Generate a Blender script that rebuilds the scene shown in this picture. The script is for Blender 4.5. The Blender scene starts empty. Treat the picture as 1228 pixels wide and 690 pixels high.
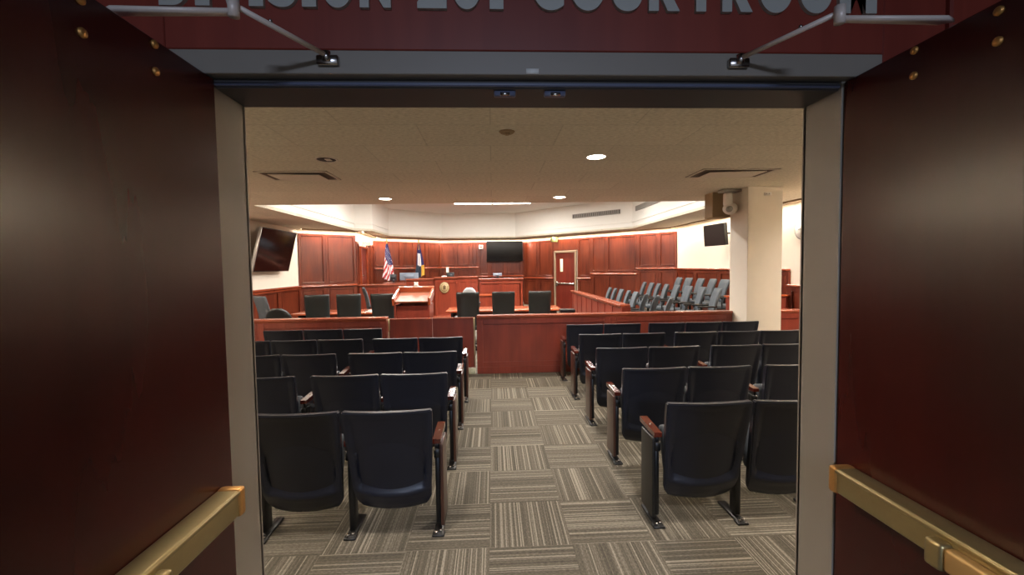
import bpy, bmesh, math, random
from mathutils import Vector, Matrix
from mathutils.geometry import tessellate_polygon
PI = math.pi
random.seed(7)
C = bpy.context.scene.collection
sc = bpy.context.scene

# ------------------------------------------------------------------ camera
F, YAW, PIT, ROLL, H = 519.28, .0442, .0478, .0142, 1.7199
cam_d = bpy.data.cameras.new('camera'); cam = bpy.data.objects.new('camera', cam_d); C.objects.link(cam)
fw = Vector((math.sin(YAW)*math.cos(PIT), math.cos(YAW)*math.cos(PIT), -math.sin(PIT)))
r0 = Vector((math.cos(YAW), -math.sin(YAW), 0)); u0 = Vector((math.sin(PIT)*math.sin(YAW), math.sin(PIT)*math.cos(YAW), math.cos(PIT)))
cr, sr = math.cos(ROLL), math.sin(ROLL)
rt = cr*r0 - sr*u0; up = sr*r0 + cr*u0
cam.matrix_world = Matrix(((rt.x, up.x, -fw.x, 0), (rt.y, up.y, -fw.y, 0), (rt.z, up.z, -fw.z, H), (0, 0, 0, 1)))
cam_d.sensor_width = 36; cam_d.lens = 36*F/1228; cam_d.clip_start = .02; cam_d.clip_end = 100
sc.camera = cam
vs = sc.view_settings; vs.view_transform = 'Standard'; vs.look = 'None'; vs.gamma = 1; vs.use_curve_mapping = False
vs.exposure = 0.5
w = bpy.data.worlds.new('world'); sc.world = w; w.use_nodes = True
w.node_tree.nodes['Background'].inputs[0].default_value = (.6, .7, 1, 1)
w.node_tree.nodes['Background'].inputs[1].default_value = .03

WARM = (1, .88, .75); NEUT = (1, .97, .93); COOL = (.62, .74, 1.0)
def area(name, loc, sx, sy, power, color, direction=(0, 0, -1), rz=0, spread=PI):
    l = bpy.data.lights.new(name, 'AREA'); l.shape = 'RECTANGLE'; l.size = sx; l.size_y = sy; l.energy = power; l.color = color; l.spread = spread
    o = bpy.data.objects.new(name, l); C.objects.link(o); o.location = loc
    o.rotation_euler = Vector(direction).to_track_quat('-Z', 'Y').to_euler() if rz is None else (0, 0, rz)
    o.visible_camera = True
    return o
# power of every lamp, added unseen ones included
P_TRAY, P_DOWN, P_WASH, P_FOYER, P_GAL = 470, 38, 15, 490, 24

# ------------------------------------------------------------------ materials
def lin(c): return tuple(((v/255)/12.92 if v/255 <= .04045 else ((v/255+.055)/1.055)**2.4) for v in c)
MATS = {}
def mat(name, rgb, rough=.5, metal=0, coat=0, noise=0, nscale=(8, 8, 8), bump=0, bscale=60, emis=None, estr=0, spec=.5, coatr=.1):
    m = bpy.data.materials.new(name); m.use_nodes = True; nt = m.node_tree; b = nt.nodes['Principled BSDF']
    c = lin(rgb); b.inputs['Base Color'].default_value = (*c, 1)
    b.inputs['Roughness'].default_value = rough; b.inputs['Metallic'].default_value = metal
    b.inputs['Coat Weight'].default_value = coat; b.inputs['Coat Roughness'].default_value = coatr
    b.inputs['Specular IOR Level'].default_value = spec
    tc = nt.nodes.new('ShaderNodeTexCoord'); mp = nt.nodes.new('ShaderNodeMapping'); nt.links.new(tc.outputs['Object'], mp.inputs[0])
    mp.inputs['Scale'].default_value = nscale
    n = nt.nodes.new('ShaderNodeTexNoise'); n.inputs['Scale'].default_value = 1; n.inputs['Detail'].default_value = 5
    nt.links.new(mp.outputs[0], n.inputs[0])
    mr = nt.nodes.new('ShaderNodeMapRange'); mr.inputs[1].default_value = .3; mr.inputs[2].default_value = .7
    mr.inputs[3].default_value = 1-noise; mr.inputs[4].default_value = 1+noise
    nt.links.new(n.outputs[0], mr.inputs[0])
    mx = nt.nodes.new('ShaderNodeVectorMath'); mx.operation = 'SCALE'; mx.inputs[0].default_value = c
    nt.links.new(mr.outputs[0], mx.inputs['Scale']); nt.links.new(mx.outputs[0], b.inputs['Base Color'])
    if bump:
        n2 = nt.nodes.new('ShaderNodeTexNoise'); n2.inputs['Scale'].default_value = bscale; n2.inputs['Detail'].default_value = 3
        nt.links.new(tc.outputs['Object'], n2.inputs[0])
        bp = nt.nodes.new('ShaderNodeBump'); bp.inputs['Strength'].default_value = bump; bp.inputs['Distance'].default_value = .01
        nt.links.new(n2.outputs[0], bp.inputs['Height']); nt.links.new(bp.outputs[0], b.inputs['Normal'])
    if emis:
        b.inputs['Emission Color'].default_value = (*lin(emis), 1); b.inputs['Emission Strength'].default_value = estr
    MATS[name] = m; return m
def wood(name, dark, light, rough=.3, coat=.3, scale=1.0, axis='z', spec=.5, dist=.6):
    m = bpy.data.materials.new(name); m.use_nodes = True; nt = m.node_tree; b = nt.nodes['Principled BSDF']
    tc = nt.nodes.new('ShaderNodeTexCoord')
    s = {'z': (14, 14, 1.1), 'x': (1.1, 14, 14), 'y': (14, 1.1, 14)}[axis]
    def noise(sv, det, lo, hi):
        mp = nt.nodes.new('ShaderNodeMapping'); mp.inputs['Scale'].default_value = tuple(v*scale for v in sv)
        nt.links.new(tc.outputs['Object'], mp.inputs[0])
        n = nt.nodes.new('ShaderNodeTexNoise'); n.inputs['Scale'].default_value = 1; n.inputs['Detail'].default_value = det
        n.inputs['Distortion'].default_value = dist
        nt.links.new(mp.outputs[0], n.inputs[0]); return n
    a = noise(s, 6, 0, 1); g = noise((2.2, 2.2, .9), 2, 0, 1)
    ad = nt.nodes.new('ShaderNodeMath'); ad.operation = 'ADD'; nt.links.new(a.outputs[0], ad.inputs[0]); nt.links.new(g.outputs[0], ad.inputs[1])
    mr = nt.nodes.new('ShaderNodeMapRange'); mr.inputs[1].default_value = .72; mr.inputs[2].default_value = 1.28
    nt.links.new(ad.outputs[0], mr.inputs[0])
    mx = nt.nodes.new('ShaderNodeMix'); mx.data_type = 'RGBA'
    mx.inputs[6].default_value = (*lin(dark), 1); mx.inputs[7].default_value = (*lin(light), 1)
    nt.links.new(mr.outputs[0], mx.inputs[0]); nt.links.new(mx.outputs[2], b.inputs['Base Color'])
    b.inputs['Roughness'].default_value = rough; b.inputs['Coat Weight'].default_value = coat; b.inputs['Coat Roughness'].default_value = .15
    b.inputs['Specular IOR Level'].default_value = spec
    MATS[name] = m; return m
W_PANEL = wood('cherry_panelling', (78, 30, 18), (114, 50, 29), rough=.28, coat=.15)
W_TRIM = wood('cherry_trim', (124, 54, 32), (152, 70, 42), rough=.22, coat=.5, axis='x')
W_RAIL = wood('cherry_rail', (112, 46, 34), (134, 58, 42), rough=.35, coat=.2)
W_CAP = wood('cherry_cap', (134, 66, 46), (158, 84, 60), rough=.24, coat=.4, axis='x')
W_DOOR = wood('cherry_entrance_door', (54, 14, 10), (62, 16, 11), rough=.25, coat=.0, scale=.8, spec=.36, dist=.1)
W_HEAD = wood('cherry_header', (112, 40, 28), (130, 52, 38), rough=.45, coat=.05)
W_TABLE = wood('cherry_table', (150, 70, 40), (180, 90, 54), rough=.2, coat=.5, axis='x')
W_ARM = wood('armrest_wood', (66, 26, 18), (88, 34, 24), rough=.12, coat=.8, axis='y', scale=2)
W_END = wood('end_panel_wood', (54, 34, 28), (72, 44, 34), rough=.3, coat=.3, scale=2)
M_WHITE = mat('warm_white_paint', (222, 212, 196), .85, noise=.015, bump=.05, bscale=150)
M_TRAY = mat('tray_white_paint', (226, 224, 216), .9, noise=.01)
M_COL = mat('column_paint', (214, 204, 188), .85, noise=.015)
M_BEAM = mat('beam_paint', (150, 128, 98), .9)
M_GAPD = mat('diffuser_gap', (96, 82, 68), .9)
M_PAN = mat('diffuser_paint', (205, 196, 180), .85)
M_FRAME = mat('door_frame_paint', (134, 126, 116), .45, noise=.03, nscale=(4, 4, 4))
M_FRAMED = mat('door_stop_dark', (62, 60, 60), .5)
M_SEAL = mat('weather_seal', (88, 94, 116), .35)
M_VINYL = mat('black_seat_shell', (22, 26, 38), .36, noise=.12, nscale=(3, 3, 3), bump=.06, bscale=240, spec=.5)
M_PAD = mat('grey_blue_seat_pad', (70, 76, 84), .6, noise=.08, bump=.1, bscale=200)
M_BLACK = mat('black_metal', (20, 20, 20), .4, spec=.5)
M_STEEL = mat('bolt_steel', (170, 165, 160), .25, metal=1)
M_CHROME = mat('chrome', (210, 210, 205), .2, metal=1)
M_BRASS = mat('satin_brass', (166, 148, 104), .38, metal=.8, noise=.03, nscale=(2, 60, 60))
M_BRASSD = mat('brass_end_cap', (192, 142, 80), .42, metal=.75)
M_PADB = mat('brass_touch_pad', (206, 168, 108), .45, metal=.6)
M_ALU = mat('closer_arm_metal', (214, 200, 190), .4, metal=.1)
M_LETTER = mat('letter_metal', (172, 172, 166), .5, metal=.1)
M_LEATHER = mat('black_leather', (34, 40, 40), .42, noise=.1, bump=.08, bscale=180)
M_GREYF = mat('grey_chair_fabric', (78, 84, 89), .75, noise=.08, bump=.1, bscale=200)
M_PALE = mat('pale_chair_fabric', (176, 178, 178), .7, noise=.05)
M_BEZEL = mat('screen_bezel', (14, 13, 13), .3)
M_SCREEN = mat('dark_screen', (10, 7, 7), .12, noise=.0)
M_BSCREEN = mat('brown_screen', (30, 20, 16), .35)
M_SILVER = mat('silver_edge', (190, 188, 184), .3, metal=.7)
M_MON = mat('monitor_back_grey', (120, 132, 146), .45)
M_MOND = mat('monitor_dark', (28, 30, 34), .4)
M_LAMP = mat('lamp_diffuser', (255, 250, 240), .6, emis=(255, 244, 226), estr=14)
M_LAMPW = mat('wash_strip_diffuser', (255, 248, 236), .6, emis=(255, 232, 204), estr=10)
M_OFF = mat('unlit_trim', (206, 198, 184), .5)
M_DARK = mat('dark_recess', (34, 30, 27), .8)
M_GRILL = mat('grille_grey', (150, 146, 138), .6)
M_EXITG = mat('exit_green', (120, 140, 70), .5, emis=(110, 160, 70), estr=.35)
M_EXITW = mat('exit_plate', (196, 186, 168), .5)
M_PAPER = mat('white_paper', (228, 226, 220), .8)
M_PLASW = mat('white_plastic', (220, 214, 206), .45)
M_GLASSY = mat('lit_vision_glass', (220, 214, 180), .3, emis=(235, 222, 176), estr=.55)
M_SEAL1 = mat('seal_cream', (176, 152, 108), .5, noise=.12, nscale=(30, 30, 30))
M_SEAL2 = mat('seal_bronze', (104, 78, 48), .5, metal=.2)
M_HINGE = mat('pale_hinge', (200, 190, 150), .35, metal=.3)
M_RED = mat('flag_red', (164, 36, 40), .8); M_FWHITE = mat('flag_white', (224, 220, 224), .8); M_BLUE = mat('flag_navy', (38, 40, 92), .8)
M_FGREEN = mat('flag_dark_blue', (34, 46, 62), .8); M_GOLD = mat('flag_gold', (214, 158, 48), .6); M_BRONZE = mat('gold_finial', (206, 170, 96), .3, metal=.8)
M_FWALL = mat('foyer_wall_paint', (104, 96, 88), .9)
M_CLOCK = mat('clock_face', (232, 230, 222), .6)

def carpet():
    m = bpy.data.materials.new('striped_carpet_tile'); m.use_nodes = True; nt = m.node_tree; N = nt.nodes; Lk = nt.links
    b = N['Principled BSDF']; b.inputs['Roughness'].default_value = .95; b.inputs['Specular IOR Level'].default_value = .15
    tc = N.new('ShaderNodeTexCoord'); sp = N.new('ShaderNodeSeparateXYZ'); Lk.new(tc.outputs['Object'], sp.inputs[0])
    def M(op, a, b_=None, c=None):
        n = N.new('ShaderNodeMath'); n.operation = op
        for i, v in enumerate((a, b_, c)):
            if v is None: continue
            if isinstance(v, (int, float)): n.inputs[i].default_value = v
            else: Lk.new(v, n.inputs[i])
        return n.outputs[0]
    X = M('MULTIPLY', M('ADD', sp.outputs[0], 10.25), 1.96); Y = M('MULTIPLY', M('ADD', sp.outputs[1], 10.42), 2.0)
    fx, fy = M('FLOOR', X), M('FLOOR', Y)
    par = M('MODULO', M('ADD', fx, fy), 2.0)
    par = M('GREATER_THAN', par, .5)
    # stripe coordinate: across the stripe direction; each tile has its own run of yarns
    st = N.new('ShaderNodeMix'); Lk.new(par, st.inputs[0]); Lk.new(X, st.inputs[2]); Lk.new(Y, st.inputs[3])
    al = N.new('ShaderNodeMix'); Lk.new(par, al.inputs[0]); Lk.new(Y, al.inputs[2]); Lk.new(X, al.inputs[3])
    cell = N.new('ShaderNodeCombineXYZ'); Lk.new(fx, cell.inputs[0]); Lk.new(fy, cell.inputs[1])
    wn = N.new('ShaderNodeTexWhiteNoise'); wn.noise_dimensions = '2D'; Lk.new(cell.outputs[0], wn.inputs['Vector'])
    off = M('MULTIPLY', wn.outputs['Value'], 37.0)
    s1 = M('FLOOR', M('MULTIPLY', M('ADD', st.outputs[0], off), 68.0))
    w1 = N.new('ShaderNodeTexWhiteNoise'); w1.noise_dimensions = '1D'; Lk.new(s1, w1.inputs['W'])
    s2 = M('FLOOR', M('MULTIPLY', M('ADD', st.outputs[0], off), 13.0))
    w2 = N.new('ShaderNodeTexWhiteNoise'); w2.noise_dimensions = '1D'; Lk.new(s2, w2.inputs['W'])
    cv = N.new('ShaderNodeCombineXYZ'); Lk.new(M('MULTIPLY', st.outputs[0], 80.0), cv.inputs[0]); Lk.new(M('MULTIPLY', al.outputs[0], 26.0), cv.inputs[1])
    nz = N.new('ShaderNodeTexNoise'); nz.inputs['Scale'].default_value = 1.0; nz.inputs['Detail'].default_value = 3; Lk.new(cv.outputs[0], nz.inputs[0])
    v = M('ADD', M('ADD', M('MULTIPLY', w1.outputs['Value'], .36), M('MULTIPLY', w2.outputs['Value'], .09)), M('MULTIPLY', nz.outputs[0], .72))
    # fine bright pin-stripes
    pin = M('GREATER_THAN', w1.outputs['Value'], .86)
    v = M('ADD', v, M('MULTIPLY', pin, .20))
    rp = N.new('ShaderNodeValToRGB'); Lk.new(v, rp.inputs[0])
    e = rp.color_ramp.elements; e[0].position = .28; e[0].color = (*lin((64, 60, 53)), 1); e[1].position = 1.1; e[1].color = (*lin((138, 132, 120)), 1)
    k = e.new(.62); k.color = (*lin((93, 88, 78)), 1)
    Lk.new(rp.outputs[0], b.inputs['Base Color'])
    bp = N.new('ShaderNodeBump'); bp.inputs['Strength'].default_value = .25; bp.inputs['Distance'].default_value = .004; Lk.new(v, bp.inputs['Height']); Lk.new(bp.outputs[0], b.inputs['Normal'])
    return m
M_CARPET = carpet()
def ceilmat():
    m = bpy.data.materials.new('fissured_ceiling_tile'); m.use_nodes = True; nt = m.node_tree; N = nt.nodes; Lk = nt.links
    b = N['Principled BSDF']; b.inputs['Roughness'].default_value = .95; b.inputs['Specular IOR Level'].default_value = .1
    tc = N.new('ShaderNodeTexCoord')
    mp = N.new('ShaderNodeMapping'); Lk.new(tc.outputs['Object'], mp.inputs[0]); mp.inputs['Scale'].default_value = (24, 60, 40)
    n = N.new('ShaderNodeTexNoise'); n.inputs['Scale'].default_value = 1; n.inputs['Detail'].default_value = 5; Lk.new(mp.outputs[0], n.inputs[0])
    br = N.new('ShaderNodeTexBrick'); br.inputs['Scale'].default_value = 1; br.inputs['Brick Width'].default_value = 1.22; br.inputs['Row Height'].default_value = .61
    br.inputs['Mortar Size'].default_value = .006; br.offset = .5
    br.inputs['Color1'].default_value = (1, 1, 1, 1); br.inputs['Color2'].default_value = (.93, .93, .93, 1); br.inputs['Mortar'].default_value = (.8, .8, .8, 1)
    Lk.new(tc.outputs['Object'], br.inputs[0])
    rp = N.new('ShaderNodeValToRGB'); Lk.new(n.outputs[0], rp.inputs[0]); e = rp.color_ramp.elements
    e[0].position = .35; e[0].color = (*lin((198, 192, 172)), 1); e[1].position = .62; e[1].color = (*lin((222, 216, 196)), 1)
    mx = N.new('ShaderNodeMix'); mx.data_type = 'RGBA'; mx.blend_type = 'MULTIPLY'; mx.inputs[0].default_value = 1
    Lk.new(rp.outputs[0], mx.inputs[6]); Lk.new(br.outputs[0], mx.inputs[7]); Lk.new(mx.outputs[2], b.inputs['Base Color'])
    bp = N.new('ShaderNodeBump'); bp.inputs['Strength'].default_value = .6; bp.inputs['Distance'].default_value = .01; Lk.new(n.outputs[0], bp.inputs['Height']); Lk.new(bp.outputs[0], b.inputs['Normal'])
    return m
M_CEIL = ceilmat()

# ------------------------------------------------------------------ helpers
class MB:
    def __init__(s): s.bm = bmesh.new(); s.mats = []
    def mi(s, m):
        if m is None: return 0
        if m not in s.mats: s.mats.append(m)
        return s.mats.index(m)
    def _merge(s, t, M, m):
        i = s.mi(m)
        if M is not None: bmesh.ops.transform(t, matrix=M, verts=t.verts)
        mp = {v: s.bm.verts.new(v.co) for v in t.verts}
        for f in t.faces:
            try: nf = s.bm.faces.new([mp[v] for v in f.verts]); nf.material_index = i
            except ValueError: pass
        t.free(); return s
    def box(s, x0, x1, y0, y1, z0, z1, bev=0, m=None, M=None, seg=1):
        t = bmesh.new(); bmesh.ops.create_cube(t, size=1)
        for v in t.verts: v.co = Vector(((x0+x1)/2+v.co.x*(x1-x0), (y0+y1)/2+v.co.y*(y1-y0), (z0+z1)/2+v.co.z*(z1-z0)))
        if bev: bmesh.ops.bevel(t, geom=list(t.edges), offset=bev, segments=seg, affect='EDGES', profile=.6)
        return s._merge(t, M, m)
    def cyl(s, p, q, r, r2=None, n=16, m=None, M=None):
        p, q = Vector(p), Vector(q); t = bmesh.new()
        bmesh.ops.create_cone(t, cap_ends=True, segments=n, radius1=r, radius2=r if r2 is None else r2, depth=(q-p).length)
        R = (q-p).to_track_quat('Z', 'Y').to_matrix().to_4x4(); R.translation = (p+q)/2
        bmesh.ops.transform(t, matrix=R, verts=t.verts); return s._merge(t, M, m)
    def tube(s, pts, r, n=10, m=None, M=None):
        for a, b in zip(pts, pts[1:]): s.cyl(a, b, r, n=n, m=m, M=M)
        return s
    def sph(s, c, rx, ry, rz, m=None, M=None, u=16, v=10):
        t = bmesh.new(); bmesh.ops.create_uvsphere(t, u_segments=u, v_segments=v, radius=1)
        for q in t.verts: q.co = Vector((c[0]+q.co.x*rx, c[1]+q.co.y*ry, c[2]+q.co.z*rz))
        return s._merge(t, M, m)
    def prism(s, poly, z0, z1, m=None, M=None):
        t = bmesh.new(); n = len(poly)
        a = [t.verts.new((p[0], p[1], z0)) for p in poly]; b = [t.verts.new((p[0], p[1], z1)) for p in poly]
        t.faces.new(list(reversed(a))); t.faces.new(b)
        for i in range(n): t.faces.new((a[i], a[(i+1) % n], b[(i+1) % n], b[i]))
        bmesh.ops.recalc_face_normals(t, faces=t.faces); return s._merge(t, M, m)
    def grid(s, fn, nu, nv, m=None, M=None, close=False):
        t = bmesh.new(); G = [[t.verts.new(fn(i/nu, j/nv)) for j in range(nv+1)] for i in range(nu+1)]
        for i in range(nu):
            for j in range(nv): t.faces.new((G[i][j], G[i+1][j], G[i+1][j+1], G[i][j+1]))
        return s._merge(t, M, m)
    def slab(s, fa, fb, nu, nv, m=None, M=None):
        # closed slab between surface fa (rear) and fb (front)
        t = bmesh.new()
        A = [[t.verts.new(fa(i/nu, j/nv)) for j in range(nv+1)] for i in range(nu+1)]
        B = [[t.verts.new(fb(i/nu, j/nv)) for j in range(nv+1)] for i in range(nu+1)]
        for i in range(nu):
            for j in range(nv):
                t.faces.new((A[i][j], A[i+1][j], A[i+1][j+1], A[i][j+1])); t.faces.new((B[i][j+1], B[i+1][j+1], B[i+1][j], B[i][j]))
            t.faces.new((A[i+1][0], A[i][0], B[i][0], B[i+1][0])); t.faces.new((A[i][nv], A[i+1][nv], B[i+1][nv], B[i][nv]))
        for j in range(nv):
            t.faces.new((A[0][j], A[0][j+1], B[0][j+1], B[0][j])); t.faces.new((A[nu][j+1], A[nu][j], B[nu][j], B[nu][j+1]))
        bmesh.ops.recalc_face_normals(t, faces=t.faces); return s._merge(t, M, m)
    def build(s, name, material=None, parent=None, smooth=True, ang=35, loc=None, rz=0):
        me = bpy.data.meshes.new(name)
        if smooth:
            for f in s.bm.faces: f.smooth = True
            for e in s.bm.edges:
                if len(e.link_faces) == 2 and e.calc_face_angle(0) > math.radians(ang): e.smooth = False
        s.bm.to_mesh(me); s.bm.free()
        for m in (s.mats or [material]): me.materials.append(m)
        o = bpy.data.objects.new(name, me); C.objects.link(o)
        if parent: o.parent = parent
        if loc is not None: o.location = loc
        o.rotation_euler.z = rz
        return o
def tag(o, label, cat, group=None, kind=None):
    o['label'] = label
    if cat: o['category'] = cat
    if group: o['group'] = group
    if kind: o['kind'] = kind
    return o
def struct(o, label=None, cat=None):
    o['kind'] = 'structure'
    if label: o['label'] = label
    if cat: o['category'] = cat
    return o
def thing(name, label, cat, loc=(0, 0, 0), rz=0, group=None):
    o = bpy.data.objects.new(name, None); C.objects.link(o); o.empty_display_size = .1
    o.location = loc; o.rotation_euler.z = rz; return tag(o, label, cat, group)
def copy_tree(o, parent=None):
    c = o.copy(); C.objects.link(c)
    if parent: c.parent = parent
    for ch in list(o.children): copy_tree(ch, c)
    return c
def seg_matrix(P, Q):
    # local x along the wall from P to Q, local -y towards the room (right-hand side seen from inside), z up
    d = Vector((Q[0]-P[0], Q[1]-P[1], 0)).normalized(); n = Vector((-d.y, d.x, 0))
    return Matrix(((d.x, n.x, 0, P[0]), (d.y, n.y, 0, P[1]), (0, 0, 1, 0), (0, 0, 0, 1)))
def dist(P, Q): return math.hypot(Q[0]-P[0], Q[1]-P[1])

ZC = 2.9; ZT = 3.88
XL, XR = -5.65, 5.93
# room outline
PTS = [(XL, 1.44), (XL, 12.9), (-4.33, 13.96), (-4.5, 16.64), (-2.2, 18.62), (1.36, 18.65), (5.93, 13.69), (XR, 1.44)]
TRAY = [(-4.3, 8.1), (-4.2, 13.5), (-3.72, 13.75), (-3.72, 15.9), (-2.0, 17.53), (.94, 17.53), (4.53, 13.82), (4.53, 8.0)]
# ------------------------------------------------------------------ structure
b = MB(); b.prism([(XL-.3, -8.2), (XR+.4, -8.2), (XR+.4, 19), (XL-.3, 19)], -.12, 0)
struct(b.build('floor', M_CARPET, smooth=False), 'grey striped carpet tiles laid quarter-turned', 'carpet')
# ceiling ring with the tray opening
def ceil_poly(outer, hole, z0, z1):
    bm = bmesh.new(); pts = [Vector((*p, 0)) for p in outer]; hp = [Vector((*p, 0)) for p in hole]
    tris = tessellate_polygon([pts, hp]); al = pts+hp
    lo = [bm.verts.new((p.x, p.y, z0)) for p in al]; hi = [bm.verts.new((p.x, p.y, z1)) for p in al]
    for t in tris: bm.faces.new([lo[i] for i in t]); bm.faces.new([hi[i] for i in reversed(t)])
    for base, n in ((0, len(outer)), (len(outer), len(hole))):
        for i in range(n):
            a, c = base+i, base+(i+1) % n; bm.faces.new((lo[a], lo[c], hi[c], hi[a]))
    bmesh.ops.recalc_face_normals(bm, faces=bm.faces); return bm
b = MB(); b.bm.free(); b.bm = ceil_poly([(-5.85, 1.44), (-5.85, 13), (-4.6, 14.2), (-4.75, 16.8), (-2.3, 18.85), (1.5, 18.85), (6.13, 13.8), (6.13, 1.44)], TRAY, ZC, ZC+.06)
struct(b.build('ceiling', M_CEIL, smooth=False), 'low beige acoustic tile ceiling over the gallery and around the tray', 'ceiling')
b = MB()
ex = .12
def offs(poly, d):
    cx = sum(p[0] for p in poly)/len(poly); cy = sum(p[1] for p in poly)/len(poly)
    return [(p[0]+(d if p[0] > cx else -d), p[1]+(d if p[1] > cy else -d)) for p in poly]
T2 = offs(TRAY, ex)
n = len(TRAY)
for i in range(n):
    a, c, c2, a2 = TRAY[i], TRAY[(i+1) % n], T2[(i+1) % n], T2[i]
    b.prism([a, c, c2, a2], ZC+.06, ZT, m=M_TRAY)
    # low ledge moulding round the tray
    A, Bq = Vector((*a, 0)), Vector((*c, 0)); Mx = seg_matrix(a, c); L = dist(a, c)
    b.box(0, L, -.02, .0, ZC+.20, ZC+.225, m=M_TRAY, M=Mx)
b.prism(offs(TRAY, .2), ZT, ZT+.1, m=M_TRAY)
struct(b.build('trim_1', M_TRAY, smooth=False), 'tall white raised ceiling tray above the court well', 'ceiling tray')
# front wall with the door opening (courtroom side) ; opening x -.787..1.064, z 0..2.243
DX0, DX1 = -.787, 1.064
b = MB()
b.box(XL-.2, DX0-.05, 1.30, 1.44, 0, 3.3, m=M_FWALL); b.box(DX1+.05, XR+.2, 1.30, 1.44, 0, 3.3, m=M_FWALL); b.box(DX0-.05, DX1+.05, 1.30, 1.44, 2.30, 3.3, m=M_FWALL)
struct(b.build('wall_front', M_FWALL, smooth=False), 'wall holding the double entrance doorway', 'wall')
# wood header of the foyer side
b = MB()
b.box(-.89, 1.165, 1.262, 1.298, 2.334, 3.3, bev=.003, m=W_HEAD)
b.box(-2.4, -.895, 1.268, 1.298, 0.0, 3.3, bev=.003, m=W_HEAD); b.box(1.17, 2.6, 1.268, 1.298, 0.0, 3.3, bev=.003, m=W_HEAD)
b.box(-1.13, -1.09, 1.25, 1.28, 0.0, 3.3, bev=.006, m=W_HEAD); b.box(1.36, 1.40, 1.25, 1.28, 0.0, 3.3, bev=.006, m=W_HEAD)
struct(b.build('trim_2', W_HEAD, smooth=False), 'dark cherry header panel above the doorway', 'panelling')
# foyer
b = MB(); b.box(-2.6, 2.8, -8.1, -8.0, 0, 3.3); b.box(-2.7, -2.6, -8.1, 1.3, 0, 3.3); b.box(2.8, 2.9, -8.1, 1.3, 0, 3.3)
struct(b.build('wall_back', M_FWALL, smooth=False), 'plain foyer walls behind the doorway', 'wall')
b = MB(); b.box(-2.7, 2.9, -8.1, 1.3, 3.3, 3.36); struct(b.build('ceiling', M_FWALL, smooth=False), 'plain foyer ceiling', 'ceiling')
# door frame
b = MB()
for s, x in ((-1, DX0), (1, DX1)):
    xa, xb = sorted((x, x+s*.055)); b.box(xa, xb, 1.290, 1.45, 0, 2.30, bev=.002, m=M_FRAME)
    xa, xb = sorted((x, x+s*.11)); b.box(xa, xb, 1.44, 1.455, 0, 2.30, m=M_FRAME)
b.box(DX0-.1, DX1+.1, 1.262, 1.30, 2.268, 2.333, bev=.002, m=M_FRAME)
b.box(DX0, DX1, 1.298, 1.45, 2.243, 2.30, bev=.003, m=M_FRAMED)
b.box(DX0-.1, DX1+.1, 1.44, 1.455, 2.244, 2.34, m=M_FRAME)
fr = struct(b.build('trim_3', M_FRAME, smooth=False), 'taupe painted steel door frame', 'door frame')
b = MB(); b.box(DX0+.005, DX1-.005, 1.286, 1.300, 2.246, 2.256, bev=.003); b.build('weather_strip', M_SEAL, fr, smooth=False)['label'] = 'blue grey weather seal'
for cx in (.045, .195):
    b = MB(); b.box(cx-.032, cx+.032, 1.31, 1.33, 2.228, 2.244, bev=.003, m=M_SEAL); b.box(cx-.014, cx+.014, 1.30, 1.306, 2.226, 2.234, m=M_CHROME); b.build('latch_strike', M_SEAL, fr)
b = MB(); b.box(.105, .141, 1.259, 1.263, 2.270, 2.284); b.build('frame_sticker', M_PAPER, fr)['label'] = 'small white sticker'

# side walls of the courtroom
def wall(name, P, Q, z0, z1, m, th=.14, label=None, cat='wall'):
    b = MB(); L = dist(P, Q); b.box(-.02, L+.02, 0, th, z0, z1, m=m, M=seg_matrix(P, Q)); return struct(b.build(name, m, smooth=False), label, cat)
def panelling(b, P, Q, t0, t1, z0, z1, off=.0, frame=.07, m=W_PANEL, mt=W_PANEL):
    """one framed flat panel between distances t0..t1 along the wall: stiles, rails, bevelled inner moulding, panel field"""
    M = seg_matrix(P, Q); y = -off
    b.box(t0, t1, y-.02, y+.0, z0, z1, m=m, M=M)
    f = min(frame, (t1-t0)*.22)
    b.box(t0, t0+f, y-.045, y-.02, z0, z1, bev=.004, m=m, M=M); b.box(t1-f, t1, y-.045, y-.02, z0, z1, bev=.004, m=m, M=M)
    b.box(t0+f, t1-f, y-.045, y-.02, z0, z0+f, bev=.004, m=m, M=M); b.box(t0+f, t1-f, y-.045, y-.02, z1-f, z1, bev=.004, m=m, M=M)
    g = .018  # inner moulding that catches the cove light
    b.box(t0+f, t1-f, y-.07, y-.02, z0+f, z0+f+g, bev=.005, m=mt, M=M)
    b.box(t0+f, t0+f+g, y-.055, y-.02, z0+f, z1-f, bev=.005, m=mt, M=M); b.box(t1-f-g, t1-f, y-.055, y-.02, z0+f, z1-f, bev=.005, m=mt, M=M)
def bay(P, Q, t0, t1, zcap, wallobj, ztop=2.78, cap=True):
    b = MB(); panelling(b, P, Q, t0, t1, zcap+.06, ztop); b.build('upper_panel', W_PANEL, wallobj, smooth=False)
    b = MB(); panelling(b, P, Q, t0, t1, .1, zcap-.01, frame=.09); b.build('lower_panel', W_PANEL, wallobj, smooth=False)
    b = MB(); M = seg_matrix(P, Q); b.box(t0, t1, -.12, 0, zcap-.0, zcap+.035, bev=.008, m=W_TRIM, M=M); b.box(t0, t1, -.085, 0, zcap+.035, zcap+.06, bev=.006, m=W_TRIM, M=M)
    b.build('chair_rail', W_TRIM, wallobj, smooth=False)

wl = wall('wall_left', PTS[0], PTS[1], 0, ZC, M_WHITE, label='cream side wall with low cherry wainscot, left of the court well')
wr = wall('wall_right', PTS[6], PTS[7], 0, ZC, M_WHITE, label='cream side wall beyond the jury chairs')
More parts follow.
